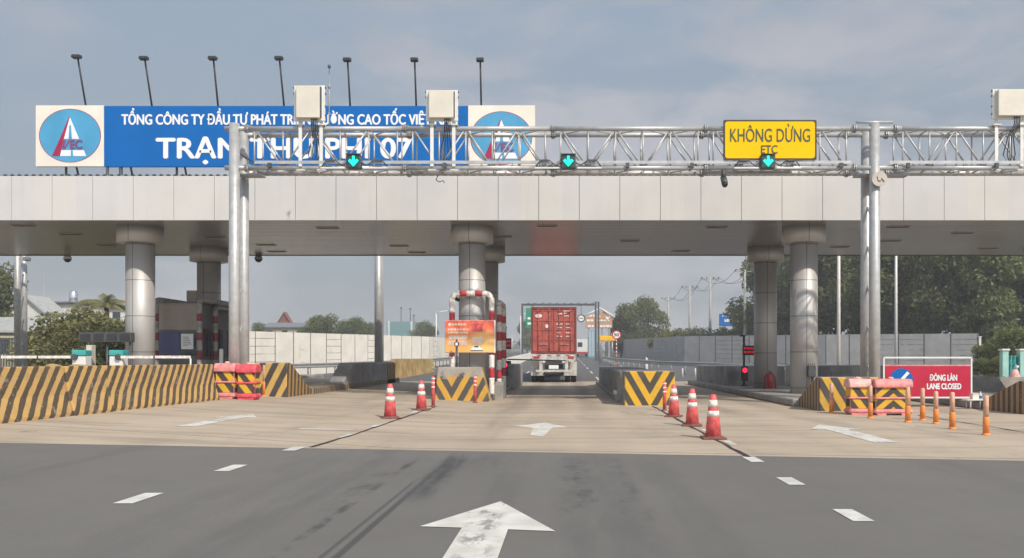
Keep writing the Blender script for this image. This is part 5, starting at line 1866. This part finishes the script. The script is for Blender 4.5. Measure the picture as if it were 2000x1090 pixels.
# far gantry with hanging signs
s = 14.0
y = 1600 / s
X = lambda px: (px - 1105) / s
Z = lambda py: 1.3 + (700 - py) / s
t = thing('sign_gantry', 'distant dark portal frame over the highway behind the container truck', 'gantry', (X(1165), y, rise(y)))
for px in (1163.5, 1169):
    MB().box(X(px) - .13, X(px) + .13, y, y + .26, rise(y), Z(589)).build('post', M['dark_grey'], t, True)
MB().box(X(1020), X(1165), y + .01, y + .25, Z(597), Z(593)).build('beam', M['dark_grey'], t, True)
MB().box(X(1020) - .13, X(1020) + .13, y, y + .26, rise(y), Z(593)).build('post', M['dark_grey'], t, True)
mb = MB()
for px in range(1030, 1160, 14): mb.tube((X(px), y + .12, Z(593)), (X(px) + .3, y + .12, Z(591)), .05, n=5)
mb.build('rail', M['dark_grey'], t, True)
t = thing('highway_sign', 'tall green direction sign partly hidden behind the red container', 'sign', (X(1040), y - .3, Z(640)))
MB().box(X(1027), X(1060), y - .2, y - .1, Z(641), Z(602), bev=.02).build('green_face', M['green_sign'], t, True)
mb = MB()
for k, py in enumerate((622, 632)): mb.box(X(1030.5), X(1036 + k), y - .215, y - .201, Z(py + 2), Z(py - 2))
mb.build('lettering', M['letter_white'], t, True)
MB().box(X(1040), X(1042), y - .1, y + .0, Z(604), Z(592)).build('bracket', M['dark_grey'], t, True)
xc, zc = X(1135), Z(622)
t = thing('round_sign', 'round white sign with dark ring just right of the container', 'sign', (xc, y - .3, zc))
c = lambda r: [(xc + r * math.cos(q), zc + r * math.sin(q)) for q in [2 * math.pi * k / 26 for k in range(26)]]
f = MB().prism(c(.56), y - .25, y - .2, 'y').build('ring', M['dark_grey'], t, True)
MB().prism(c(.40), y - .262, y - .251, 'y').build('face', M['white_paint'], f, True)
MB().box(xc - .27, xc + .27, y - .27, y - .263, zc - .06, zc + .04).build('bar', M['dark_grey'], f, True)
MB().box(xc - .04, xc + .04, y - .2, y + .05, zc + .4, Z(595)).build('hanger', M['dark_grey'], t, True)

# ------------------------------------------------------------------ poles, wires, lamps
poles = [(1305, 582), (1347, 560), (1387, 543), (1455, 528)]
labs = ['farthest utility pole with crossarm above the grey wall', 'second farthest utility pole with crossarm above the grey wall', 'utility pole with crossarm left of the blue billboard', 'nearest utility pole with wide crossarm right of the blue billboard']
tips = []
M['pole'] = mat('pale_concrete_pole', (.42, .41, .38), .8, 0, .1, 2)
for (px, py), lab in zip(poles, labs):
    s = (700 - py) / 11.6
    x, y, zt_ = (px - 1105) / s, 1600 / s, 12.9
    t = thing('utility_pole', lab, 'utility pole', (x, y, rise(y)), 'utility poles along the right')
    MB().tube((x, y, rise(y) - .1), (x, y, zt_), .24, .15, 10).build('pole', M['pole'], t, True)
    mb = MB()
    mb.box(x - 1.35, x + 1.35, y - .07, y + .07, zt_ - .25, zt_ - .1)
    mb.build('crossarm', M['galv_dark'], t, True)
    for o_ in (-1.2, -.5, .5, 1.2):
        MB().lathe([(.05, 0), (.08, .1), (.05, .22), (.03, .26)], (x + o_, y, zt_ - .1), 8).build('insulator', M['dark_grey'], t, True)
    tips.append((x, y, zt_ + .14))
tips.append((27.5, 84, 13.1))
for o_ in (-1.2, 1.2, .5):
    pts = []
    for i in range(len(tips) - 1):
        a, b = Vector(tips[i]), Vector(tips[i + 1])
        for k in range(10):
            u = k / 10
            q = a.lerp(b, u); q.x += o_; q.z -= 1.4 * 4 * u * (1 - u)
            pts.append(q)
    pts.append(Vector(tips[-1]) + Vector((o_, 0, 0)))
    tag(MB().path(pts, .028, 5).build('overhead_wire', M['dark_grey'], origin=tuple(pts[0])),
        {-1.2: 'sagging wire on the left ends of the utility pole crossarms', 1.2: 'sagging wire on the right ends of the utility pole crossarms', .5: 'sagging inner wire between the utility poles'}[o_], 'wire', 'wires between the utility poles')


def street_lamp(px, s, top, label, arm, base=None, r=.115, grp='street lamps'):
    x, y = (px - 1105) / s, 1600 / s
    zt_ = 1.3 + (700 - top) / s
    t = thing('street_lamp', label, 'street lamp', (x, y, rise(y)), grp)
    MB().tube((x, y, rise(y) - .05), (x, y, zt_), r, r * .7, 10).build('pole', M['white_paint'], t, True)
    MB().path([(x, y, zt_ - .05), (x + arm * .35, y, zt_ + .22), (x + arm, y, zt_ + .35)], r * .6, 8).build('arm', M['white_paint'], t, True)
    MB().box(min(x + arm, x + arm * 1.4), max(x + arm, x + arm * 1.4), y - .12, y + .12, zt_ + .30, zt_ + .40, bev=.03).build('lamp_head', M['galv_dark'], t, True)
    return t


street_lamp(1638, 34, 372, 'white lamp post between the front right column and right gantry post', 1.4)
street_lamp(1750, 27, 420, 'white lamp post rising behind the lane closed sign', -1.4)
street_lamp(852, 14, 612, 'thin white lamp post beyond the cream wall left of the orange poster', 1.6, r=.10)
street_lamp(1017, 12.5, 616, 'thin white lamp post left of the red container', 1.0, r=.10)
street_lamp(1000, 7, 655, 'far thin lamp post second from the container on its left', 1.0, r=.12)
street_lamp(990, 5.5, 662, 'farthest thin lamp post left of the container', 1.0, r=.13)

# ------------------------------------------------------------------ signs and buildings far off
def billboard(px0, px1, py0, py1, s, face, name, label, ground):
    x0, x1 = (px0 - 1105) / s, (px1 - 1105) / s
    z0, z1 = 1.3 + (700 - py1) / s, 1.3 + (700 - py0) / s
    y = 1600 / s
    t = thing(name, label, 'billboard', ((x0 + x1) / 2, y, rise(y)))
    MB().box(x0, x1, y, y + .3, z0, z1, bev=.05).build('board', M[face], t, True)
    for f in (.2, .8):
        x = x0 + (x1 - x0) * f
        MB().tube((x, y + .2, rise(y)), (x, y + .2, z0 + .1), .15, n=8).build('leg', M['galv_dark'], t, True)
    return t, x0, x1, y, z0, z1


t, x0, x1, y, z0, z1 = billboard(1405, 1447, 613, 637, 11, 'sign_blue', 'roadside_billboard', 'blue roadside billboard above the hedge between two utility poles', 0)
mb = MB()
rnd = random.Random(6)
xx = x0 + .9
while xx < x1 - 1.0:
    w = rnd.uniform(.15, .32); mb.box(xx, xx + w, y - .03, y - .005, z0 + .75, z0 + 1.25); xx += w + .06
xx = x0 + .5
while xx < x1 - .6:
    w = rnd.uniform(.1, .25); mb.box(xx, xx + w, y - .03, y - .005, z1 - .5, z1 - .3); xx += w + .12
mb.build('lettering', M['letter_white'], t, True)

s = 11.0
y = 1600 / s
X = lambda px: (px - 1105) / s
Z = lambda py: 1.3 + (700 - py) / s
t = thing('gable_billboard', 'pale orange gable shaped billboard with white edges right of the container', 'billboard', (X(1175), y, rise(y)))
MB().prism([(X(1143), Z(641)), (X(1196), Z(641)), (X(1196), Z(622)), (X(1179), Z(608)), (X(1143), Z(620))], y, y + .6, 'y').build('front', M['orange_build'], t, True)
for px in (1150, 1176, 1190): MB().box(X(px) - .18, X(px) + .18, y + .1, y + .5, rise(y), Z(641)).build('leg', M['galv_dark'], t, True)
mb = MB()
mb.tube((X(1172), y - .1, Z(602)), (X(1201), y - .1, Z(620)), .18, n=6)
mb.tube((X(1172), y - .1, Z(602)), (X(1140), y - .1, Z(618)), .18, n=6)
mb.build('roof_edge', M['white_paint'], t, True)
mb = MB()
for a, b, p_, h in ((1146, 1166, 617, 3), (1168, 1174, 618, 4), (1146, 1160, 626, 4), (1166, 1190, 626, 3), (1148, 1194, 637, 4)):
    xx = X(a)
    while xx < X(b) - .1:
        w = rnd.uniform(.3, .6); mb.box(xx, min(xx + w, X(b)), y - .05, y - .01, Z(p_ + h / 2), Z(p_ - h / 2)); xx += w + .12
mb.prism([(X(1182), Z(618)), (X(1186), Z(628)), (X(1192), Z(616)), (X(1188), Z(620))], y - .05, y - .01, 'y')
mb.build('white_print', M['letter_white'], t, True)
MB().box(X(1149), X(1164), y - 1.2, y - .9, rise(y), Z(646)).build('blue_annex', mat('pale_blue_sheet', (.16, .32, .42), .6), t, True)  # annex blue paled, haze painted into its colour
mb = MB()
for k in range(5): mb.box(X(1150) + k * .27, X(1150) + k * .27 + .08, y - 1.23, y - 1.201, rise(y) + .3, Z(648))
mb.build('annex_slat', M['white_paint'], t, True)
s = 12
t, x0, x1, y, z0, z1 = billboard(1171, 1202, 656, 665, 12, 'sign_yellow', 'yellow_roof_sign', 'small bright yellow sign strip left of the speed sign', 0)
mb = MB()
for k in range(5): mb.box(x0 + .1 + k * .5, x0 + .42 + k * .5, y - .02, y - .005, z0 - .12, z0 + .0)
mb.build('fringe', M['orange'], t, True)


def house(px0, px1, eave, ridge, s, base, roofm, wallm, label, dep=8, gable=True, name='house'):
    x0, x1 = (px0 - 1105) / s, (px1 - 1105) / s
    y = 1600 / s
    ze, zr_ = 1.3 + (700 - eave) / s, 1.3 + (700 - ridge) / s
    b = rise(y) - .05
    t = thing(name, label, 'house', ((x0 + x1) / 2, y, b))
    xm = (x0 + x1) / 2
    if gable:
        MB().prism([(x0, b), (x1, b), (x1, ze), (xm, zr_ - .1), (x0, ze)], y, y + dep, 'y').build('wall', M[wallm], t, True)
        mb = MB()
        for a in (-1, 1):
            xo = xm + a * (x1 - x0) * .55
            zo = zr_ - (zr_ - ze) * 1.1
            mb.prism([(xm, zr_), (xo, zo), (xo, zo + .18), (xm, zr_ + .2)], y - .4, y + dep + .4, 'y')
        mb.build('roof', M[roofm], t, True)
    else:
        MB().box(x0, x1, y, y + dep, b, ze).build('wall', M[wallm], t, True)
        MB().prism([(y - .5, ze), (y + dep / 2, zr_), (y + dep + .5, ze), (y + dep + .5, ze + .15), (y + dep / 2, zr_ + .15), (y - .5, ze + .15)], x0 - .3, x1 + .3, 'x').build('roof', M[roofm], t, True)
    n = max(1, int((x1 - x0) / 2.2))
    for k in range(n):
        cx = x0 + (x1 - x0) * (k + .5) / n
        w = MB().box(cx - .5, cx + .5, y - .03, y - .002, ze - 1.6, ze - .5).build('window', M['glass_dark'], t, True)
        MB().box(cx - .58, cx + .58, y - .05, y - .001, ze - 1.7, ze - 1.62).build('sill', M['white_paint'], w, True)
    return t


house(18, 88, 610, 580, 20, 700, 'roof_pale', 'house_white', 'white house with pale gable roof behind the far left posts', dep=3)
house(-80, 92, 650, 618, 26, 700, 'roof_pale', 'house_cream', 'low house with long pale sheet roof in front of the white gable', gable=False)
house(96, 128, 592, 588, 18, 700, 'roof_grey', 'house_white', 'narrow white flat roofed house carrying a steel water tank', gable=False)
house(160, 250, 602, 594, 15, 700, 'roof_grey', 'house_white', 'white house glimpsed behind the palm', gable=False)
house(541, 570, 634, 611, 9, 700, 'tile_red', 'tile_red', 'red gabled roof pagoda like house above the cream wall', dep=1.2)
house(512, 600, 640, 630, 11, 700, 'roof_grey', 'house_cream', 'cream low house behind the red gabled roof', gable=False)
s = 18
x, y = (111 - 1105) / s, 1600 / s + 3
t = thing('water_tank', 'shiny steel water tank on the narrow white house roof', 'water tank', (x, y, 1.3 + 108 / s))
zt_ = 1.3 + (700 - 589) / s
MB().lathe([(.40, .05), (.44, .1), (.44, 1.25), (.3, 1.4)], (x, y, zt_), 20).build('tank', mat('polished_steel', (.7, .7, .72), .2, .9, .05), t, True)
mb = MB()
for a, c in ((-.3, -.3), (.3, -.3), (-.3, .3), (.3, .3)): mb.tube((x + a, y + c, zt_ - .35), (x + a, y + c, zt_ + .1), .03, n=5)
mb.build('stand', M['galv_dark'], t, True)
s = 8
x, y = (85 - 1105) / s, 1600 / s
t = thing('radio_mast', 'hazy thin lattice mast behind the white gable house', 'mast', (x, y, rise(y)))
mb = MB()
for a in (-.35, .35): mb.tube((x + a, y, rise(y)), (x + a * .15, y, 1.3 + 165 / s), .05, n=5)
for k in range(14):
    z = rise(y) + k * 1.45
    mb.tube((x - .33, y, z), (x + .3, y, z + 1.4), .03, n=4)
mb.build('lattice', M['galv_dark'], t, True)
s = 6
x0, x1, y = (755 - 1105) / s, (808 - 1105) / s, 1600 / s
t = thing('office_block', 'distant pale teal block with roof masts above the cream wall', 'building', ((x0 + x1) / 2, y, rise(y)))
MB().box(x0, x1, y, y + 10, rise(y), 1.3 + (700 - 628) / s).build('wall', mat('hazy_teal_glass', (.12, .26, .27), .3), t, True)
for f in (.08, .92): MB().box(x0 + (x1 - x0) * f - .3, x0 + (x1 - x0) * f + .3, y - .15, y - .001, rise(y), 1.3 + (700 - 627) / s).build('pilaster', M['house_white'], t, True)
mb = MB()
for k in range(5): mb.box(x0 + .2, x1 - .2, y - .06, y - .001, rise(y) + 1.5 + k * 1.8, rise(y) + 1.75 + k * 1.8)
mb.build('floor_band', M['roof_grey'], t, True)
for px, top in ((781, 600), (799, 602), (806, 615)):
    x = (px - 1105) / s
    MB().tube((x, y + 2, 1.3 + 71 / s), (x, y + 2, 1.3 + (700 - top) / s), .14, n=6).tube((x, y + 2, 1.3 + (700 - top) / s - .3), (x, y + 2, 1.3 + (700 - top) / s + .1), .38, n=8).build('roof_mast', M['dark_grey'], t, True)
# low picket fence beside the left houses
s = 27
y = 1600 / s
x0, x1 = (-70 - 1105) / s, (96 - 1105) / s
t = thing('yard_fence', 'dark slatted yard fence below the low grey roof at far left', 'fence', ((x0 + x1) / 2, y, rise(y)))
mb = MB()
xx = x0
while xx < x1:
    mb.box(xx, xx + .10, y, y + .03, rise(y), rise(y) + 2.6); xx += .2
mb.box(x0, x1, y + .031, y + .07, rise(y) + .4, rise(y) + .5); mb.box(x0, x1, y + .031, y + .07, rise(y) + 2.2, rise(y) + 2.3)
mb.build('slat_panel', M['dark_grey'], t, True)
mb = MB()
mb.box(x0, x1, y - .05, y + .1, rise(y) + 2.602, rise(y) + 2.75)
mb.build('coping', M['house_cream'], t, True)

# teal fence at the far right
s = 40
y = 1600 / s
X = lambda px: (px - 1105) / s
Z = lambda py: 1.3 + (700 - py) / s
t = thing('teal_fence', 'teal railing fence with pale pillars at the right edge', 'fence', (X(1975), y, 0))
for px in (1961, 1995, 2030):
    pl = MB().box(X(px) - .15, X(px) + .15, y - .15, y + .15, 0, Z(685), bev=.015).build('pillar', M['teal_pale'], t, True)
    MB().box(X(px) - .2, X(px) + .2, y - .2, y + .2, Z(685), Z(681.5), bev=.015).build('cap', M['white_paint'], pl, True)
mb = MB()
mb.box(X(1964), X(2060), y - .02, y + .02, Z(697.5), Z(696))
mb.box(X(1964), X(2060), y - .02, y + .02, Z(712), Z(710.5))
mb.box(X(1964), X(2060), y + .05, y + .07, .02, Z(696))
xx = X(1967)
while xx < X(2058):
    mb.box(xx, xx + .05, y - .05, y - .021, .02, Z(694)); xx += .17
mb.build('railing', M['teal'], t, True)
x, y = X(1966), y - .7
t = thing('plastic_sack', 'pink and white sack leaning at the teal fence pillar', 'sack', (x, y, 0))
MB().path([(x, y, .0), (x, y, .15), (x + .02, y, .5), (x + .05, y, .72), (x + .10, y, .82)], [.16, .24, .22, .13, .05], 12).build('sack', M['pink_pale'], t, True)
MB().path([(x + .08, y, .80), (x + .14, y, .95)], [.05, .09], 8).build('tied_top', M['white_paint'], t, True)

# ------------------------------------------------------------------ vegetation
def leaf_mesh(name, clumps, n, size, seed, up=.35, shell=.55):
    rg = np.random.default_rng(seed)
    cl = np.array([c[:3] for c in clumps]); rd = np.array([c[3:6] for c in clumps])
    vol = rd.prod(axis=1) ** (2 / 3)
    idx = rg.choice(len(cl), n, p=vol / vol.sum())
    d = rg.normal(size=(n, 3)); d /= np.linalg.norm(d, axis=1)[:, None]
    rr = shell + (1.08 - shell) * rg.random(n) ** .8
    rr[rg.random(n) < .15] *= rg.random() * .6 + .3
    pos = cl[idx] + d * rd[idx] * rr[:, None]
    nor = d * .6 + rg.normal(size=(n, 3)) * .7 + np.array([0, 0, up])
    nor /= np.linalg.norm(nor, axis=1)[:, None]
    t1 = np.cross(nor, rg.normal(size=(n, 3))); t1 /= np.linalg.norm(t1, axis=1)[:, None] + 1e-9
    t2 = np.cross(nor, t1)
    sz = size * (.6 + .8 * rg.random(n))[:, None]
    L, Wd = t1 * sz, t2 * sz * .5
    bend = nor * sz * .25
    v = np.stack([pos - L - bend, pos - Wd, pos + L - bend, pos + Wd], 1).reshape(-1, 3)
    me = bpy.data.meshes.new(name)
    me.vertices.add(4 * n)
    me.vertices.foreach_set('co', v.ravel().astype(np.float32))
    me.loops.add(4 * n)
    me.loops.foreach_set('vertex_index', np.arange(4 * n, dtype=np.int32))
    me.polygons.add(n)
    me.polygons.foreach_set('loop_start', np.arange(0, 4 * n, 4, dtype=np.int32))
    me.polygons.foreach_set('loop_total', np.full(n, 4, dtype=np.int32))
    me.update()
    me.validate()
    return me


M['leaf_dark'] = leaf_mat('dark_tree_leaves', (.026, .046, .018), (.245, .275, .105))
M['leaf_olive'] = leaf_mat('olive_bush_leaves', (.085, .090, .032), (.30, .285, .125))
M['leaf_mid'] = leaf_mat('mid_green_leaves', (.030, .050, .020), (.19, .20, .075))
M['leaf_fresh'] = leaf_mat('fresh_green_leaves', (.06, .09, .02), (.24, .26, .085))


def clump_set(rnd, w, h, z0, n, fl=1.0):
    out = []
    for i in range(n):
        a = rnd.uniform(0, 2 * math.pi)
        u = rnd.random()
        z = z0 + (h - z0) * (.12 + .80 * u)
        prof = math.sin(math.pi * min(1, max(.08, (.20 + .72 * u)))) ** .7
        r = w * .5 * prof * math.sqrt(rnd.random()) * .85
        q = rnd.uniform(.16, .30) * w * fl
        out.append((r * math.cos(a), r * math.sin(a), z, q, q, q * rnd.uniform(.6, .95)))
    return out


def tree_proto(w, h, z0, n, leaves, size, seed, m):
    """crown and trunk meshes shared by every copy of this tree"""
    rnd = random.Random(seed)
    cl = clump_set(rnd, w, h, z0, n)
    me = leaf_mesh('crown', cl, leaves, size, seed)
    me.materials.append(M[m])
    mb = MB()
    mb.path([(0, 0, -.2), (.08, .05, z0 * .6), (0, .05, z0 * 1.1), (-.05, 0, h * .62), (0, 0, h * .85)], [.04 * h * .6, .032 * h * .6, .026 * h * .6, .014 * h * .6, .006 * h], 9)
    for c in cl[:9]:
        z1 = min(c[2], h * .8)
        mb.path([(0, .03, max(z0 * .7, z1 * .55)), (c[0] * .5, c[1] * .5, z1 * .8), (c[0], c[1], c[2])], [.010 * h, .007 * h, .003 * h], 6)
    tm = mb.build('trunk', M['bark'])
    tme = tm.data
    bpy.data.objects.remove(tm)
    return me, tme


protos = {
    'tall': [tree_proto(8.5, 15, 3.0, 34, 13000, .26, 11, 'leaf_dark'), tree_proto(7.5, 15, 2.0, 30, 12000, .26, 12, 'leaf_dark'), tree_proto(8.0, 15, 2.5, 32, 12000, .25, 13, 'leaf_mid')],
    'bush': [tree_proto(3.4, 3.2, .3, 16, 5600, .105, 21, 'leaf_olive'), tree_proto(3.4, 3.2, .3, 15, 5600, .105, 22, 'leaf_mid'), tree_proto(3.4, 3.2, .3, 15, 5600, .11, 23, 'leaf_fresh')],
    'round': [tree_proto(7.2, 9.5, 1.6, 26, 8000, .21, 31, 'leaf_mid'), tree_proto(7.2, 9.5, 1.6, 26, 8000, .21, 32, 'leaf_dark')],
}


def plant(kind, v, x, y, h, lab, cat='tree', group=None, wscale=1.0, rz=0.0, name=None):
    cm, tm = protos[kind][v]
    h0 = {'tall': 15, 'bush': 3.2, 'round': 9.5}[kind]
    t = thing(name or cat, lab, cat, (x, y, rise(y)), group, rz)
    k = h / h0
    t.scale = (k * wscale, k * wscale, k)
    for nm, me in (('crown', cm), ('trunk', tm)):
        o = bpy.data.objects.new(nm, me)
        COL.objects.link(o)
        o.parent = t
    return t


G1 = 'tall trees behind the grey noise wall'
tall = [(1500, 15.0, 13.0, 0, 'dark tree seen in the gap between the two right columns'), (1570, 16, 16.5, 1, 'dark tree directly behind the front right column'),
        (1630, 17, 16.5, 2, 'dark tree behind the lamp post near the front right column'), (1690, 16, 17.5, 0, 'dark tree behind the right gantry post'),
        (1745, 19, 14.5, 2, 'dark tree behind the lamp post above the lane closed sign'), (1800, 18, 15.5, 1, 'dark tree above the middle of the lane closed sign'),
        (1855, 20, 13.5, 2, 'lighter green tree above the right end of the lane closed sign'), (1905, 18, 15.5, 0, 'dark tree above the end post of the grey wall'),
        (1955, 21, 13.0, 1, 'dark tree above the teal fence pillar'), (2010, 19, 14.5, 2, 'tree at the right edge above the teal fence'), (2080, 20, 14, 0, 'tree reaching in at the right picture edge')]
rnd = random.Random(77)
for px, s, h, v, lab in tall:
    plant('tall', v, (px - 1105) / s, 1600 / s + 3, h, lab, 'tree', G1, rnd.uniform(.85, 1.05), rnd.uniform(0, 6.2))
for px, s, h, v, lab in ((1505, 13, 8.6, 1, 'smaller dark tree at the left end of the right tree row'), (1530, 13.5, 17.5, 2, 'tree rising between and behind the right columns'), (1600, 13.5, 18.5, 0, 'tree behind the row, right of the front right column'),
                         (1720, 14.5, 17.5, 1, 'tree behind the row, right of the right gantry post'), (1825, 15, 17, 0, 'tree behind the row above the words on the red sign'), (1930, 15.5, 17, 2, 'tree behind the row, right of the wall end')):
    plant('tall', v, (px - 1105) / s, 1600 / s + 4, h, lab, 'tree', G1, rnd.uniform(.9, 1.1), rnd.uniform(0, 6.2))
for px, s, h, v, lab in ((1925, 24, 1.9, 2, 'bright green bush right of the wall end post'), (1955, 25, 2.7, 2, 'taller bright green bush left of the teal fence'), (1985, 27, 3.0, 2, 'olive bush behind the teal fence'), (1915, 30, 1.1, 2, 'low green bush at the foot of the wall end post'), (2020, 28, 3.0, 2, 'green bush at the right edge behind the teal fence'),
                         (1945, 33, 1.2, 2, 'low olive bush below the left teal pillar')):
    plant('bush', v, (px - 1105) / s, 1600 / s, h, lab, 'bush', 'bushes at the right edge', rnd.uniform(.9, 1.2), rnd.uniform(0, 6))
plant('round', 0, (1240 - 1105) / 11.2, 1600 / 11.2 + 4, 9.6, 'wide dark round tree above the speed sign', 'tree', None, .95, 1.0)
plant('round', 1, (1270 - 1105) / 11, 1600 / 11 + 3, 10.6, 'taller half of the tree pair above the grey wall', 'tree', None, .85, 2.2)
plant('round', 1, (1217 - 1105) / 11.2, 1600 / 11.2 + 6, 7.2, 'low dark tree left of the tree pair above the speed sign', 'tree', None, .9, 4.2)
for k, (px, h) in enumerate(((1300, 4.9), (1318, 4.2), (1336, 5.0), (1358, 4.8), (1380, 4.7), (1402, 4.4), (1424, 5.2), (1446, 5.0), (1466, 5.6))):
    s = 14.2
    plant('bush', (0, 1, 0, 1, 1, 0, 0, 2, 1)[k], (px - 1105) / s, 1600 / s + 2, h - .7, ['first', 'second', 'third', 'fourth', 'fifth', 'sixth', 'seventh', 'eighth', 'ninth'][k] + ' bush from the left along the top of the grey wall', 'bush', 'bushes along the grey wall', 1.0, k * 1.3)
L1 = 'bushes at the far left'
for px, s, h, v, lab in ((112, 34, 3.3, 0, 'olive bush left of the barrier gates'), (138, 36, 3.9, 0, 'tall olive bush below the palm, left side'), (170, 37, 3.4, 0, 'olive bush right under the palm'), (205, 36, 3.3, 0, 'green bush under the dark height panel'),
                         (243, 34, 3.2, 1, 'olive bush touching the front left column'), (150, 40, 2.4, 0, 'low dry bush before the olive ones'), (225, 40, 2.6, 1, 'low bush between the two barrier gates'), (96, 33, 2.2, 1, 'small bush beside the far left posts')):
    plant('bush', v, (px - 1105) / s, 1600 / s, h, lab, 'bush', L1, rnd.uniform(.95, 1.25), rnd.uniform(0, 6))
plant('round', 0, (-8 - 1105) / 24, 1600 / 24, 8.4, 'tree cut off by the left picture edge', 'tree', None, .75, 1)
for px, s, h, v, lab in ((508, 11, 6.0, 1, 'low dark tree left of the red gabled roof'), (612, 12, 6.6, 1, 'dark tree right of the red gabled roof'), (636, 12, 7.0, 0, 'tallest dark tree above the cream wall'), (668, 11.5, 6.2, 1, 'dark tree above the cream wall left of the grey post'), (692, 11.5, 6.7, 1, 'rounded dark tree next to the grey post behind the canopy'), (715, 11, 6.2, 0, 'low tree touching the grey post behind the canopy'),
                         (824, 9, 7.2, 1, 'small distant tree right of the teal block'), (838, 9, 6.6, 0, 'distant tree at the right end of the cream wall'), (1030, 7, 9, 1, 'distant tree below the green sign')):
    plant('round', v, (px - 1105) / s, 1600 / s, h, lab, 'tree', 'distant trees beyond the cream wall', .9, rnd.uniform(0, 6))

# coconut palm
s = 31.0
x, y = (207 - 1105) / s, 1600 / s
t = thing('palm_tree', 'palm with drooping fronds rising above the bushes left of the columns', 'palm tree', (x, y, rise(y)))
zc = 1.3 + (700 - 598) / s
MB().path([(x, y, -.1), (x + .1, y, 1.5), (x + .05, y, zc - .4), (x, y, zc)], [.22, .16, .14, .12], 10).build('trunk', M['bark'], t, True)
rnd = random.Random(9)
for k in range(17):
    a = 2 * math.pi * k / 17 + rnd.uniform(-.15, .15)
    lift = rnd.uniform(.35, 1.4)
    Lr = rnd.uniform(1.7, 2.3)
    mb = MB()
    pts = []
    for i in range(9):
        u = i / 8
        r = Lr * u * math.cos(lift * (1 - .35 * u))
        z = zc + Lr * (math.sin(lift) * u - .55 * u * u)
        pts.append(Vector((x + r * math.cos(a), y + r * math.sin(a), z)))
    mb.path(pts, [.03 - .0028 * i for i in range(9)], 5)
    for i in range(1, 40):
        u = i / 40 * 8
        i0 = min(7, int(u))
        p = pts[i0].lerp(pts[i0 + 1], u - i0)
        tg = (pts[i0 + 1] - pts[i0]).normalized()
        sd = tg.cross(Vector((0, 0, 1))).normalized()
        ll = .5 * math.sin(math.pi * min(1, .15 + i / 40 * .85)) + .08
        for sgn in (-1, 1):
            e = p + (sd * sgn * .75 + tg * .45 + Vector((0, 0, -.45))) * ll
            wv = tg * .03
            mb.add([p - wv, p + wv, e], [(0, 1, 2)])
    mb.build('frond', M['leaf_olive'], t, True)

# far tree belt that reads as one mass, low and hazy at the end of the road
cl = []
rnd = random.Random(41)
for i in range(150):
    x = rnd.uniform(-420, 420)
    y = 520 + rnd.uniform(0, 40)
    q = rnd.uniform(5, 9)
    cl.append((x, y, rise(y) + rnd.uniform(1, 3.5), q * 1.3, q, rnd.uniform(3, 5.5)))
me = leaf_mesh('far_treeline', cl, 16000, 1.3, 5)
me.materials.append(M['leaf_mid'])
o = bpy.data.objects.new('far_treeline', me)
COL.objects.link(o)
tag(o, 'hazy belt of far trees closing the view at the end of the road', 'tree belt', kind='stuff')
# low grass on the verges
cl = []
rg = np.random.default_rng(3)
n = 9000
gx_ = np.where(rg.random(n) < .5, rg.uniform(13.5, 40, n), rg.uniform(-44, -20.5, n))
gy_ = rg.uniform(46.8, 74, n)
hh = rg.uniform(.12, .5, n)
wd = rg.uniform(.03, .07, n)
an = rg.uniform(0, 6.28, n)
zz_ = np.array([rise(v) for v in gy_]) - .05
ok = ~((gx_ > 0) & (gx_ < 42 - (gy_ - 46) * .08)) & ~((gx_ < 0) & (gx_ > -34 + (gy_ - 46) * 1.7))
gx_, gy_, hh, wd, an, zz_ = [q[ok] for q in (gx_, gy_, hh, wd, an, zz_)]
mb = MB()
for i in range(len(gx_)):
    c, s_ = math.cos(an[i]) * wd[i], math.sin(an[i]) * wd[i]
    mb.add([(gx_[i] - c, gy_[i] - s_, zz_[i]), (gx_[i] + c, gy_[i] + s_, zz_[i]), (gx_[i] + s_ * 2, gy_[i] + c * 2, zz_[i] + hh[i])], [(0, 1, 2)])
tag(mb.build('grass', M['leaf_olive']), 'dry grass on the verges beside the noise walls', 'grass', kind='stuff')

# ------------------------------------------------------------------ haze
HAZE = 0.0012
m = bpy.data.materials.new('pale_haze_air')
m.use_nodes = True
nt = m.node_tree
nt.nodes.remove(nt.nodes['Principled BSDF'])
pv = nt.nodes.new('ShaderNodeVolumePrincipled')
pv.inputs['Color'].default_value = (.93, .95, 1.0, 1)
pv.inputs['Density'].default_value = HAZE
nt.links.new(pv.outputs[0], nt.nodes['Material Output'].inputs['Volume'])
hb = MB().box(-3010, 3010, -62, 5010, -1.2, 30).build('haze', m)
tag(hb, kind='stuff')
